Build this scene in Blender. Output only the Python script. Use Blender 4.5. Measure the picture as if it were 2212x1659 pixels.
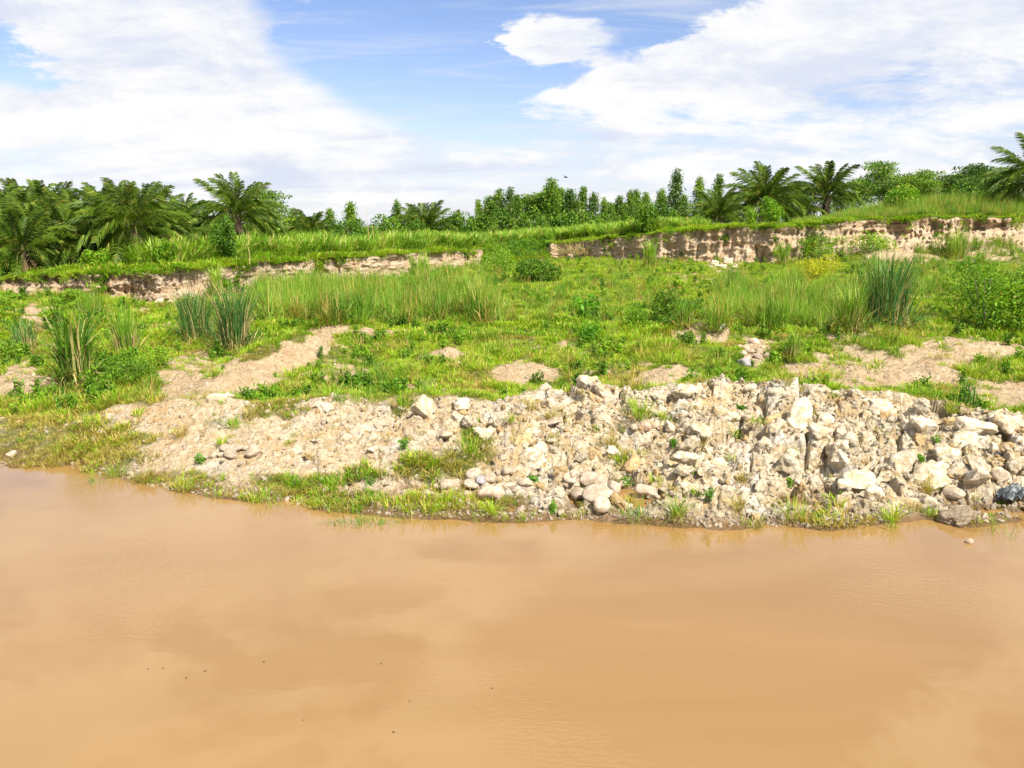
import bpy, math, random
import numpy as np
from mathutils import Vector, noise as mnoise

for o in list(bpy.data.objects): bpy.data.objects.remove(o)
scene = bpy.context.scene
COL = scene.collection
random.seed(7); RNG = np.random.default_rng(11)
R = math.radians

# ------------------------------------------------------------------ camera, sky, sun, exposure
F, PITCH, CAMZ = 1736.0, R(11.13), 7.0        # focal length in px of a 2212 x 1659 frame
SP, CP = math.sin(PITCH), math.cos(PITCH)
cam = bpy.data.cameras.new('camera'); cam.sensor_width = 36; cam.lens = 36 * F / 2212
cam.clip_start = 0.1; cam.clip_end = 9000
camo = bpy.data.objects.new('camera', cam); COL.objects.link(camo)
camo.location = (0, 0, CAMZ); camo.rotation_euler = (R(90) - PITCH, 0, 0)
scene.camera = camo

def ray(px, py):                              # pixel -> (x/y, z/y) of its direction
    s, t = (px - 1106) / F, (py - 829.5) / F
    d = CP - t * SP
    return s / d, -(SP + t * CP) / d
def project(s, y, z):                         # world (x = s*y) -> pixel
    e = (z - CAMZ) / y
    t = -(e * CP + SP) / (CP - e * SP)
    return 1106 + F * s * (CP - t * SP), 829.5 + F * t

SUN_DIR = Vector((0.46, -0.60, 0.86)).normalized()
sun = bpy.data.lights.new('sun', 'SUN'); sun.energy = 5.0; sun.angle = R(0.55); sun.color = (1.0, 0.95, 0.86)
suno = bpy.data.objects.new('sun', sun); COL.objects.link(suno)
suno.rotation_euler = SUN_DIR.to_track_quat('Z', 'Y').to_euler(); suno.location = (40, -30, 60)

scene.view_settings.view_transform = 'Standard'; scene.view_settings.look = 'None'
scene.view_settings.exposure = 0.95; scene.view_settings.gamma = 1.0
scene.render.engine = 'CYCLES'
scene.cycles.max_bounces = 3; scene.cycles.diffuse_bounces = 2; scene.cycles.transmission_bounces = 2; scene.cycles.glossy_bounces = 2

class NT:                                     # small helper to write node trees
    def __init__(s, tree): s.t = tree; tree.nodes.clear()
    def n(s, typ, **kw):
        nd = s.t.nodes.new(typ)
        for k, v in kw.items():
            if k.startswith('i_'):
                key = k[2:].replace('_', ' ')
                key = int(key) if key.isdigit() else key
                if isinstance(v, bpy.types.NodeSocket): s.t.links.new(v, nd.inputs[key])
                else: nd.inputs[key].default_value = v
            else: setattr(nd, k, v)
        return nd
    def math(s, op, a, b=0.0, c=0.0, clamp=False):
        return s.n('ShaderNodeMath', operation=op, use_clamp=clamp, i_0=a, i_1=b, i_2=c).outputs[0]
    def mix(s, f, a, b, mode='MIX'):
        nd = s.t.nodes.new('ShaderNodeMix'); nd.data_type = 'RGBA'; nd.blend_type = mode
        for k, v in ((0, f), (6, a), (7, b)):
            if isinstance(v, bpy.types.NodeSocket): s.t.links.new(v, nd.inputs[k])
            else: nd.inputs[k].default_value = v if k == 0 or len(v) == 4 else (*v, 1)
        return nd.outputs[2]
    def noise(s, vec, scale, detail=4, rough=0.55, dist=0.0):
        nd = s.n('ShaderNodeTexNoise', i_Scale=scale, i_Detail=detail, i_Roughness=rough, i_Distortion=dist)
        if vec is not None: s.t.links.new(vec, nd.inputs['Vector'])
        return nd.outputs['Fac']
    def ramp(s, f, lo, hi):
        return s.n('ShaderNodeMapRange', interpolation_type='SMOOTHSTEP', i_0=f, i_1=lo, i_2=hi).outputs[0]

world = bpy.data.worlds.new('World'); scene.world = world; world.use_nodes = True
w = NT(world.node_tree)
sky = w.n('ShaderNodeTexSky', sky_type='NISHITA', sun_disc=False, sun_elevation=math.asin(SUN_DIR.z),
          sun_rotation=math.atan2(SUN_DIR.x, SUN_DIR.y), altitude=200, air_density=1.0, dust_density=0.6, ozone_density=2.0)
hs = w.n('ShaderNodeHueSaturation', i_Saturation=1.12, i_Value=1.22, i_Color=sky.outputs[0])
tc = w.n('ShaderNodeTexCoord'); sep = w.n('ShaderNodeSeparateXYZ', i_0=tc.outputs['Generated'])
dx, dy, dz = sep.outputs
zz = w.math('MAXIMUM', dz, 0.0)
pz = w.math('ADD', zz, 0.20)
cx, cy = w.math('DIVIDE', dx, pz), w.math('DIVIDE', dy, pz)
pv = w.n('ShaderNodeCombineXYZ', i_0=cx, i_1=cy, i_2=0.0).outputs[0]     # flat cloud layer seen in perspective
mp = w.n('ShaderNodeMapping', i_Rotation=(0, 0, R(-20)), i_Scale=(0.85, 1.5, 1.0), i_Vector=pv).outputs[0]
n1 = w.noise(mp, 2.1, 11, 0.67, 0.35)
n2 = w.noise(w.n('ShaderNodeMapping', i_Location=(7, 3, 1), i_Scale=(0.4, 1.6, 1.0), i_Rotation=(0, 0, R(-10)), i_Vector=pv).outputs[0], 1.6, 5, 0.55, 0.3)
n3 = w.noise(w.n('ShaderNodeMapping', i_Scale=(1, 1, 2.6), i_Vector=tc.outputs['Generated']).outputs[0], 8.0, 10, 0.67, 0.3)
dyc = w.math('MAXIMUM', dy, 0.2)
ca = w.math('ADD', w.math('DIVIDE', dx, dyc), w.math('MULTIPLY', w.math('SUBTRACT', n3, .5), .22))
ce = w.math('ADD', w.math('DIVIDE', dz, dyc), w.math('MULTIPLY', w.math('SUBTRACT', n1, .5), .09))
def sky_blob(px, py, rx, ry, ang=0.0, mirrored=False):        # 1 in the middle -> 0 at the rim of an ellipse of sky
    a0, e0 = ray(px, py); e0 = -e0 if mirrored else e0; c, s_ = math.cos(R(ang)), math.sin(R(ang))
    u = w.math('SUBTRACT', ca, a0); v = w.math('SUBTRACT', ce, e0)
    p = w.math('ADD', w.math('MULTIPLY', u, c), w.math('MULTIPLY', v, s_))
    q = w.math('SUBTRACT', w.math('MULTIPLY', v, c), w.math('MULTIPLY', u, s_))
    p = w.math('POWER', w.math('ABSOLUTE', w.math('DIVIDE', p, rx / F)), 2.0)
    q = w.math('POWER', w.math('ABSOLUTE', w.math('DIVIDE', q, ry / F)), 2.0)
    return w.math('SUBTRACT', 1.0, w.math('SQRT', w.math('ADD', p, q)), clamp=True)
cov = w.math('ADD', w.math('MULTIPLY', n1, 1.25), w.math('MULTIPLY', n3, 1.0))
cov = w.math('SUBTRACT', cov, 0.66)
for px, py, rx, ry, ang, k in ((900, 120, 420, 165, -14, -1.2), (1330, 15, 330, 120, 10, -1.05), (760, 60, 200, 70, 10, -0.5),
                               (30, 128, 190, 80, -12, -0.9), (1000, 230, 170, 90, -25, -0.4),
                               (1205, 76, 165, 70, 6, 1.25), (1140, 112, 110, 46, 25, 0.7), (740, -6, 190, 36, 4, 0.9),
                               (1640, 120, 520, 130, 14, 0.5), (1900, 60, 500, 120, 10, 0.35),
                               (330, 200, 560, 230, -8, 0.55), (300, 40, 420, 90, -6, 0.4), (1130, 215, 220, 60, 4, 0.35)):
    cov = w.math('ADD', cov, w.math('MULTIPLY', sky_blob(px, py, rx, ry, ang), k))
for px, py, rx, ry, ang, k in ((1550, 1450, 620, 330, 0, -1.5), (330, 1345, 260, 70, 20, -.9), (700, 1430, 300, 70, -10, -.8), (830, 1300, 220, 50, -5, -.7), (250, 1170, 420, 110, 5, .6),
                               (850, 1230, 260, 50, 0, .5), (100, 1560, 300, 120, 0, .5)):     # sky above the frame, as the river mirrors it
    cov = w.math('ADD', cov, w.math('MULTIPLY', sky_blob(px, py, rx, ry, ang, True), k))
cmask = w.ramp(cov, 0.22, 0.60)
shade = w.ramp(w.math('ADD', w.math('MULTIPLY', n2, 0.6), w.math('MULTIPLY', n3, 0.6)), 0.46, 0.66)
ccol = w.mix(shade, (5.5, 5.9, 6.9), (7.4, 7.4, 7.4))
haze_f = w.math('MULTIPLY', w.ramp(dz, 0.15, -0.01), 0.70)
skyc = w.mix(haze_f, w.mix(1.0, hs.outputs[0], (1.14, .97, 1.03), 'MULTIPLY'), (4.7, 5.5, 6.7))
n4 = w.noise(w.n('ShaderNodeMapping', i_Location=(3, 9, 2), i_Scale=(0.55, 2.4, 1.0), i_Rotation=(0, 0, R(-26)), i_Vector=pv).outputs[0], 2.2, 8, 0.62, 0.5)
veil = w.math('MULTIPLY', w.ramp(n4, 0.46, 0.72), 0.6)
skyc = w.mix(veil, skyc, (6.2, 6.4, 6.8))
fin = w.mix(cmask, skyc, ccol)
bg = w.n('ShaderNodeBackground', i_Color=fin, i_Strength=0.07)
w.t.links.new(bg.outputs[0], w.n('ShaderNodeOutputWorld').inputs[0])

# ------------------------------------------------------------------ numpy noise
PERM = np.random.default_rng(3).permutation(1024)
def hsh(ix, iy, k=0):
    return PERM[(PERM[(ix + 37 * k) & 1023] + iy) & 1023]
GA = np.random.default_rng(5).uniform(0, 2 * np.pi, 1024); GX, GY = np.cos(GA), np.sin(GA)
def perlin(x, y, k=0):
    ix, iy = np.floor(x).astype(np.int64), np.floor(y).astype(np.int64)
    fx, fy = x - ix, y - iy
    u, v = fx * fx * fx * (fx * (fx * 6 - 15) + 10), fy * fy * fy * (fy * (fy * 6 - 15) + 10)
    def g(a, b):
        h = hsh(ix + a, iy + b, k); return GX[h] * (fx - a) + GY[h] * (fy - b)
    n0 = g(0, 0) * (1 - u) + g(1, 0) * u
    n1_ = g(0, 1) * (1 - u) + g(1, 1) * u
    return (n0 * (1 - v) + n1_ * v) * 1.5
def fbm(x, y, sc, octv=4, k=0, g=0.5):
    a, out, f = 1.0, 0.0, 1.0 / sc
    for i in range(octv):
        out = out + a * perlin(x * f, y * f, k + i); a *= g; f *= 2.03
    return out
RV = np.random.default_rng(9).random((1024, 5))
def voro(x, y, sc, k=0):                      # F1, F2-F1, random height and tilt of the cell
    X, Y = x / sc, y / sc
    ix, iy = np.floor(X).astype(np.int64), np.floor(Y).astype(np.int64)
    d1 = np.full(X.shape, 9.0); d2 = d1.copy(); h1 = np.zeros(X.shape); tl = np.zeros(X.shape)
    for a in (-1, 0, 1):
        for b in (-1, 0, 1):
            r = RV[hsh(ix + a, iy + b, k)]
            ex, ey = ix + a + r[..., 0] - X, iy + b + r[..., 1] - Y
            d = np.sqrt(ex * ex + ey * ey)
            c = d < d1
            d2 = np.where(c, d1, np.minimum(d2, d))
            h1 = np.where(c, r[..., 2], h1)
            tl = np.where(c, ex * (r[..., 3] - .5) + ey * (r[..., 4] - .5), tl)
            d1 = np.where(c, d, d1)
    return d1, d2 - d1, h1, tl
def sstep(x, a, b):
    t = np.clip((x - a) / (b - a), 0, 1); return t * t * (3 - 2 * t)

# ------------------------------------------------------------------ shape of the land, all from lines traced on the ground
def line(pts):                                # (px, py, z) -> arrays s, y, z
    out = []
    for px, py, z in pts:
        s, e = ray(px, py); out.append((s, (z - CAMZ) / e, z))
    out.sort(); return np.array(out).T
SHORE = line([(-300, 1000, 0), (0, 1010, 0), (130, 1010, 0), (280, 1040, 0), (400, 1065, 0), (560, 1085, 0), (700, 1102, 0), (850, 1116, 0),
              (1000, 1122, 0), (1120, 1128, 0), (1250, 1122, 0), (1400, 1130, 0), (1560, 1144, 0), (1700, 1136, 0), (1800, 1144, 0),
              (1900, 1132, 0), (2000, 1118, 0), (2100, 1136, 0), (2212, 1124, 0), (2500, 1130, 0)])
CREST = line([(-300, 905, 0.45), (0, 912, 0.45), (130, 925, 0.50), (240, 900, 0.85), (330, 884, 1.10), (400, 872, 1.30), (470, 858, 1.45), (560, 880, 1.30),
              (640, 876, 1.30), (700, 868, 1.40), (800, 872, 1.40), (900, 869, 1.52), (980, 867, 1.52), (1080, 874, 1.46), (1200, 853, 1.58),
              (1280, 843, 1.68), (1350, 856, 1.57), (1430, 850, 1.72), (1500, 842, 1.82), (1650, 842, 1.82), (1750, 846, 1.82),
              (1900, 856, 1.72), (1960, 864, 1.62), (2050, 890, 1.42), (2130, 916, 1.22), (2212, 910, 1.22), (2500, 908, 1.22)])
BASE = line([(-400, 636, 2.2), (0, 640, 2.2), (140, 648, 2.0), (400, 656, 1.8), (560, 630, 1.9), (800, 605, 2.0), (1000, 577, 2.3),
             (1120, 565, 2.6), (1200, 557, 2.8), (1400, 562, 2.9), (1550, 566, 2.9), (1700, 568, 2.9), (1850, 566, 3.0), (2000, 566, 3.0),
             (2212, 564, 3.0), (2600, 562, 3.0)])
TOPPX = [(-400, 612), (0, 606), (140, 592), (330, 584), (480, 571), (620, 563), (800, 553), (1000, 541), (1040, 538), (1190, 525),
         (1300, 515), (1400, 506), (1560, 491), (1700, 488), (1850, 476), (2000, 471), (2212, 467), (2600, 462)]
def runout(s):                                # horizontal run of the bluff: steep face or grown-over slope
    px = 1106 + F * s * 1.0
    r = 0.35 + 5.5 * sstep(px, 1035, 1060) * (1 - sstep(px, 1165, 1195)) + 2.6 * sstep(px, 1790, 1860) + .4 * (1 - sstep(px, 60, 150))
    return r
def shore(s): return np.interp(s, SHORE[0], SHORE[1])
def crest(s): return np.interp(s, CREST[0], CREST[1]), np.interp(s, CREST[0], CREST[2])
def base(s):
    y = np.interp(s, BASE[0], BASE[1]); x = s * y
    return y + 1.5 * fbm(x, y * 0 + 3, 7.0, 4, 40) + 1.1 * np.maximum(0, np.abs(perlin(x / 2.6, y * 0 + 9, 44)) - .2) + .25 * perlin(x / .8, y * 0 + 5, 47), np.interp(s, BASE[0], BASE[2])
_t = []
for px, py in TOPPX:
    s, e = ray(px, py); yb = np.interp(s, BASE[0], BASE[1]) + float(runout(np.array(s)))
    _t.append((s, CAMZ + e * yb))
TOP = np.array(sorted(_t)).T
def topz(s):
    s = np.asarray(s, float); q = s * 90; return np.interp(s, TOP[0], TOP[1]) + .20 * fbm(q, q * 0 + 7, 2.6, 3, 280) - .12 * np.maximum(0, perlin(q / 3.5, q * 0 + 4, 284) - .25)

MOUNDS = []                                   # x, y, rx, ry, height
def bank_mask(s, y):
    ys = shore(s); yc, _ = crest(s)
    return sstep(y, ys - 0.4, ys + 0.6) * (1 - sstep(y, yc + 0.2, yc + 1.6))
def rocky(s):
    px = 1106 + F * s
    return 0.12 + 0.3 * sstep(px, 450, 800) + 0.58 * sstep(px, 1000, 1400)
def floor_z(s, y, fine=True):
    s = np.asarray(s, float); y = np.asarray(y, float); x = s * y
    ys = shore(s); yc, zc = crest(s); yb, zb = base(s)
    t = np.clip((y - ys) / (yc - ys), 0, 1)
    prof = zc * (0.30 * t + 0.70 * t ** 1.25)
    mound = sstep(1106 + F * s, 110, 330)
    zd = zc - 0.55 * mound
    z = np.where(y < ys, np.maximum(-1.5, -0.22 * (ys - y)), prof)
    td = sstep(y, yc, yc + 3.0)
    lin = np.clip((y - yc - 3) / np.maximum(yb - yc - 3, 1), 0, 1)
    zf = (zc + (zd - zc) * td) * (1 - lin) + zb * lin
    z = np.where(y > yc, zf, z)
    pxx = 1106 + F * s; cut = (1 - sstep(pxx, 110, 150)); yl = 43.5 + 1.0 * perlin(x / 2.5, 0 * x + 1, 260)   # low cut step at the left
    z = z + .75 * cut * sstep(y, yl - .15, yl + .12) * (1 - lin) ** .5 * (y > yc)
    for mx, my, rx, ry, h, a in MOUNDS:
        c, q = math.cos(a), math.sin(a)
        u, v = (x - mx) * c + (y - my) * q, (y - my) * c - (x - mx) * q
        z = z + h * np.exp(-(u / rx) ** 2 - (v / ry) ** 2)
    b = bank_mask(s, y); rk = rocky(s)
    z = z + (1 - b) * sstep(y, ys, ys + 3) * (0.26 * fbm(x, y, 4.0, 3, 1) + 0.13 * fbm(x, y, 0.9, 4, 5))
    wob = 0.5 * fbm(x, y, 1.1, 2, 60), 0.5 * fbm(x, y, 1.1, 2, 63)
    z = z + b * (0.30 * fbm(x, y, 2.2, 4, 11) * (0.5 + 0.6 * rk))
    f1, e1, h1, t1 = voro(x + wob[0], y + wob[1], 1.15, 21)
    f2, e2, h2, t2 = voro(x + .6 * wob[1], y - .6 * wob[0], 0.46, 31)
    low = sstep(y, ys, ys + 1.6)
    z = z + b * rk * low * (0.42 * (h1 - .5) + 0.85 * t1 - 0.42 * (1 - sstep(e1, 0, .13)))
    z = z + b * (0.25 + 0.75 * rk) * (0.25 + .75 * low) * (0.15 * (h2 - .5) + 0.22 * t2 - 0.08 * (1 - sstep(e2, 0, .16)))
    if fine:
        z = z + b * (0.055 * fbm(x, y, 0.25, 3, 71) + 0.04 * rk * np.abs(perlin(x / .16, y / .16, 77)))
    return z
def plateau_z(s, y):
    s = np.asarray(s, float); y = np.asarray(y, float); x = s * y
    ye = base(s)[0] + runout(s); zt = topz(s)
    d = np.maximum(y - ye, 0)
    far = sstep(d, 60, 400)
    z = zt + 0.18 * fbm(x, y * 0 + 2, 3.0, 3, 84) * sstep(d, -.1, .8) + 0.10 * sstep(d, 0, 2) + 0.22 * fbm(x, y, 6, 3, 80) * sstep(d, 0, 3)
    return z * (1 - far) + 4.3 * far
def hit(px, py):                              # where the line of sight of a pixel meets the lower ground
    s, e = ray(px, py); ys = np.linspace(float(shore(np.array(s))) - 1, float(base(np.array(s))[0]), 1600)
    zz_ = floor_z(np.full(ys.shape, s), ys)
    g = CAMZ + e * ys - zz_
    i = np.argmax(g < 0) if (g < 0).any() else len(ys) - 1
    return s * ys[i], ys[i], zz_[i]
def on_plateau(px, y):
    s = (px - 1106) / F; z = float(plateau_z(np.array(s), np.array(y))); return s * y, y, z

for px, py, rx, ry, h, ang in ((500, 838, 2.6, .9, .65, 0.8), (590, 795, 2.4, .9, .7, 0.9), (660, 757, 2.2, .9, .7, 0.9), (725, 716, 1.7, .8, .55, .3), (795, 722, .7, .5, .3, 0),
                          (960, 772, 1.2, .8, .4, 0), (1130, 815, 1.7, 1.2, .45, 0), (1440, 822, 1.7, 1.1, .42, 0), (1510, 730, 1.5, 1., .75, 0),
                          (1555, 715, .5, .4, .35, 0), (400, 800, 2.4, 1.4, .35, .5), (40, 835, 2.5, 1.2, .35, 0), (860, 722, 1.4, .6, .25, .2),
                          (1900, 770, 3.5, 1.6, .45, -.3), (2110, 762, 2.5, 1.0, .5, 0), (1850, 735, 1.6, .7, .5, 0), (2020, 815, 2., 1., .3, 0),
                          (1960, 548, 4, 3, 1.1, 0), (2080, 545, 3.5, 3, 1.3, 0), (2170, 540, 4, 3, 1.2, 0), (1870, 545, 3, 2.5, .9, 0),
                          (80, 700, 3.2, 1.6, .15, 0)):
    x0, y0, _ = hit(px, py); MOUNDS.append((x0, y0, rx, ry, h, ang))

# bare earth (-) and grown (+) patches, traced in the picture and laid on the ground: px, py, rx, ry, amount
BARE = [(505, 838, 75, 26, 1.3), (550, 815, 60, 24, 1.2), (590, 792, 70, 24, 1.3), (625, 774, 60, 22, 1.3), (660, 756, 62, 22, 1.3), (700, 735, 50, 18, 1.2), (725, 716, 60, 18, 1.2), (795, 720, 32, 13, .9), (870, 718, 52, 11, .8),
        (430, 800, 110, 55, .75), (390, 850, 80, 25, .7), (330, 700, 55, 30, .7), (290, 672, 40, 12, .6), (960, 768, 52, 20, 1), (1130, 806, 75, 30, 1), (1440, 812, 75, 26, 1),
        (1512, 718, 58, 30, 1), (1210, 748, 55, 11, .9), (1052, 698, 36, 7, .9), (740, 805, 80, 26, .75), (910, 830, 60, 20, .75), (1636, 760, 50, 26, 1.3),
        (1870, 800, 170, 55, .75), (2090, 752, 150, 32, .9), (2170, 850, 110, 34, .8), (2010, 800, 110, 30, .7), (1810, 726, 80, 14, .6), (40, 832, 110, 36, .95),
        (70, 790, 60, 16, .6), (110, 742, 70, 14, .7), (1350, 648, 60, 7, .8), (1500, 603, 80, 9, .8), (1555, 578, 46, 14, .85), (1620, 630, 40, 7, .5),
        (1960, 540, 110, 34, .85), (2120, 540, 120, 30, .7), (2010, 632, 30, 16, .7), (340, 655, 90, 10, .6), (70, 672, 62, 16, 1.3), (560, 735, 50, 22, .5),
        (720, 660, 40, 10, .3), (850, 790, 40, 14, .4), (1300, 790, 20, 14, .6), (2212, 870, 60, 40, .6)]
GREEN = [(60, 950, 260, 70, .62), (230, 975, 100, 45, .5), (200, 850, 120, 40, .4), (1020, 965, 60, 50, .75), (930, 1015, 90, 34, .7), (640, 1050, 110, 30, .7), (400, 1040, 110, 26, .5),
         (1000, 1085, 160, 26, .6), (760, 1085, 140, 20, .6), (600, 885, 80, 18, .7), (870, 872, 36, 26, .8), (1385, 885, 40, 32, .6), (800, 1030, 60, 24, .4),
         (1330, 960, 40, 50, .35), (2080, 905, 50, 50, .35), (2150, 1090, 70, 30, .35), (290, 940, 60, 20, .4), (1290, 1085, 60, 14, .35), (500, 915, 60, 16, .3)]
def grass_mask(s, y, z):
    px, py = project(s, y, z); x = s * y
    jx, jy = px + 30 * fbm(x, y, 1.2, 3, 90), py + 14 * fbm(x, y, 1.2, 3, 95)
    b = bank_mask(s, y)
    g = 1.0 - 0.97 * b
    for X, Y, rx, ry, k in BARE:
        d = np.sqrt(((jx - X) / rx) ** 2 + ((jy - Y) / ry) ** 2); g = g - k * (1 - sstep(d, .65, 1.15)) * (1 - b)
    for X, Y, rx, ry, k in GREEN:
        d = np.sqrt(((jx - X) / rx) ** 2 + ((jy - Y) / ry) ** 2); g = g + k * (1 - sstep(d, .5, 1.2))
    g = g + 0.5 * fbm(x, y, 0.9, 4, 100) * (1 - .5 * b) - 0.25 * (1 - b) * (1 - sstep(y, 24, 40))
    return np.clip(g, 0, 1)

# ------------------------------------------------------------------ materials
def principled(name, rough=0.9, spec=0.2):
    m = bpy.data.materials.new(name); m.use_nodes = True; t = NT(m.node_tree)
    p = t.n('ShaderNodeBsdfPrincipled', i_Roughness=rough); p.inputs['Specular IOR Level'].default_value = spec
    t.t.links.new(p.outputs[0], t.n('ShaderNodeOutputMaterial').inputs[0])
    return m, t, p
def bump(t, p, h, dist, strength=1.0):
    b = t.n('ShaderNodeBump', i_Strength=strength, i_Distance=dist, i_Height=h)
    t.t.links.new(b.outputs[0], p.inputs['Normal'])

def earth_mat(name, white):
    m, t, p = principled(name, 0.95, 0.12)
    g = t.n('ShaderNodeNewGeometry').outputs['Position']
    a = t.n('ShaderNodeAttribute', attribute_name='grass').outputs['Fac']
    rk = t.n('ShaderNodeAttribute', attribute_name='rocky').outputs['Fac']
    nA, nB, nC = t.noise(g, 0.55, 5, .6), t.noise(g, 3.5, 6, .65), t.noise(g, 17, 5, .7)
    soil = t.mix(t.ramp(nB, .35, .7), (.42, .295, .16), (.56, .43, .27))
    soil = t.mix(t.ramp(nA, .5, .72), soil, (.43, .29, .165))
    clay = t.mix(t.ramp(nB, .36, .62), (.51, .375, .20), (.72, .62, .45))
    clay = t.mix(t.math('MULTIPLY', t.ramp(t.noise(g, .8, 5, .6), .50, .66), .8), clay, (.73, .70, .63))
    clay = t.mix(t.math('MULTIPLY', t.ramp(nA, .52, .68), .7), clay, (.58, .39, .16))
    clay = t.mix(t.math('MULTIPLY', t.ramp(nC, .56, .74), .6), clay, (.38, .26, .13))
    col = t.mix(t.math('MULTIPLY', rk, white, clamp=True), soil, clay)
    gc = t.mix(t.ramp(nB, .35, .7), (.10, .12, .03), (.24, .23, .06))
    col = t.mix(t.ramp(a, .18, .75), col, gc)
    zc = t.n('ShaderNodeSeparateXYZ', i_0=g).outputs[2]
    wet = t.ramp(t.math('ADD', zc, t.math('MULTIPLY', nB, .22)), .42, .14)
    col = t.mix(t.math('MULTIPLY', wet, .85), col, (.20, .11, .048))
    t.t.links.new(col, p.inputs['Base Color'])
    vor = t.n('ShaderNodeTexVoronoi', i_Scale=7.0, i_Vector=g).outputs['Distance']
    h = t.math('ADD', t.math('ADD', nB, t.math('MULTIPLY', nC, .6)), t.math('MULTIPLY', vor, .5))
    bump(t, p, h, .22)
    return m
M_SOIL = earth_mat('meadow_soil', 0.25); M_BANK = earth_mat('pale_clay_rubble', 1.0)

def cliff_mat():
    m, t, p = principled('layered_cliff_earth', .95, .1)
    g = t.n('ShaderNodeNewGeometry').outputs['Position']
    mpn = t.n('ShaderNodeMapping', i_Scale=(.45, .45, 1.5), i_Vector=g).outputs[0]
    mv = t.n('ShaderNodeMapping', i_Scale=(2.2, 2.2, .35), i_Vector=g).outputs[0]
    a = t.n('ShaderNodeAttribute', attribute_name='grass').outputs['Fac']
    nS, nV, nC = t.noise(mpn, 1.0, 5, .65, .8), t.noise(mv, 1.0, 5, .65), t.noise(g, 5, 6, .7)
    col = t.mix(t.ramp(nS, .36, .64), (.66, .45, .27), (.80, .62, .43))
    col = t.mix(t.math('MULTIPLY', t.ramp(nV, .55, .75), .6), col, (.82, .68, .50))
    col = t.mix(t.math('MULTIPLY', t.ramp(nC, .58, .78), .5), col, (.46, .30, .17))
    gc = t.mix(t.ramp(nC, .35, .7), (.07, .11, .02), (.20, .22, .05))
    col = t.mix(t.ramp(a, .35, .7), col, gc)
    t.t.links.new(col, p.inputs['Base Color'])
    bump(t, p, t.math('ADD', t.math('ADD', nS, nV), t.math('MULTIPLY', nC, .9)), .6)
    return m
M_CLIFF = cliff_mat()

def rock_mat(name, c1, c2, c3, rough=.85, bd=.05, scale=4.0):
    m, t, p = principled(name, rough, .25)
    tcn = t.n('ShaderNodeTexCoord').outputs['Object']; oi = t.n('ShaderNodeObjectInfo').outputs['Random']
    off = t.n('ShaderNodeVectorMath', operation='ADD', i_0=tcn, i_1=t.n('ShaderNodeCombineXYZ', i_0=t.math('MULTIPLY', oi, 37.0), i_1=oi, i_2=oi).outputs[0]).outputs[0]
    nB, nC = t.noise(off, scale, 6, .65), t.noise(off, scale * 5, 5, .7)
    col = t.mix(t.ramp(nB, .38, .62), c1, c2)
    col = t.mix(t.math('MULTIPLY', t.ramp(nC, .54, .72), .6), col, c3)
    v = t.math('ADD', .84, t.math('MULTIPLY', oi, .26))
    col = t.mix(1.0, col, t.n('ShaderNodeCombineColor', i_0=v, i_1=v, i_2=v).outputs[0], 'MULTIPLY')
    t.t.links.new(col, p.inputs['Base Color'])
    bump(t, p, t.math('ADD', nB, t.math('MULTIPLY', nC, .5)), bd)
    return m
M_CLOD = rock_mat('crumbly_white_clay', (.53, .41, .24), (.73, .65, .51), (.37, .24, .10), .95, .10, 2.4)
M_CLODB = rock_mat('ochre_clay', (.46, .30, .13), (.60, .44, .23), (.32, .19, .08), .95, .10, 2.4)
M_STONE = rock_mat('pale_river_stone', (.40, .30, .20), (.54, .45, .34), (.30, .20, .12), .8, .06, 2.5)
M_STONEP = rock_mat('pinkish_river_stone', (.46, .31, .21), (.60, .45, .33), (.34, .21, .14), .75, .05, 2.0)
M_STONEG = rock_mat('grey_river_stone', (.24, .22, .22), (.36, .33, .32), (.16, .15, .15), .7, .02, 2.0)

def leaf_mat(name, dark, light, dry=(.40, .30, .11), dry_amt=.25, trans=.35, base_dry=0.0, patch=.35):
    m = bpy.data.materials.new(name); m.use_nodes = True; t = NT(m.node_tree)
    oi = t.n('ShaderNodeObjectInfo').outputs['Random']
    at = t.n('ShaderNodeAttribute', attribute_name='rnd').outputs['Fac']
    tt = t.n('ShaderNodeAttribute', attribute_name='along').outputs['Fac']
    g = t.n('ShaderNodeNewGeometry').outputs['Position']
    npch = t.noise(g, patch, 3, .6)
    f = t.math('ADD', t.math('MULTIPLY', at, .38), t.math('ADD', t.math('MULTIPLY', oi, .22), t.math('MULTIPLY', t.ramp(npch, .36, .62), .48)), clamp=True)
    col = t.mix(f, dark, light)
    dsel = t.ramp(t.math('ADD', at, t.math('MULTIPLY', npch, .3)), 1.16 - dry_amt, 1.22 - dry_amt)
    col = t.mix(dsel, col, dry)
    if base_dry: col = t.mix(t.math('MULTIPLY', t.ramp(tt, .38, .0), base_dry), col, dry)
    p = t.n('ShaderNodeBsdfPrincipled', i_Roughness=.5, i_Base_Color=col); p.inputs['Specular IOR Level'].default_value = .18
    tr = t.n('ShaderNodeBsdfTranslucent', i_Color=t.mix(1.0, col, (1.3, 1.25, .6), 'MULTIPLY'))
    mx = t.n('ShaderNodeMixShader', i_0=trans, i_1=p.outputs[0], i_2=tr.outputs[0])
    t.t.links.new(mx.outputs[0], t.n('ShaderNodeOutputMaterial').inputs[0])
    return m
M_GRASS = leaf_mat('meadow_grass', (.062, .20, .005), (.33, .49, .014), (.48, .40, .09), .25, .3, .25)
M_EDGE = leaf_mat('bright_edge_grass', (0.096, 0.264, 0.007), (0.312, 0.468, 0.014), (.42, .38, .07), .2, .45)
M_DRYG = leaf_mat('olive_dry_grass', (0.150, 0.188, 0.018), (0.400, 0.350, 0.050), (.48, .36, .12), .40, .35, .4)
M_REED = leaf_mat('reed_grass', (.035, .13, .008), (.25, .42, .035), (.50, .42, .13), .13, .22, .45)
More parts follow.
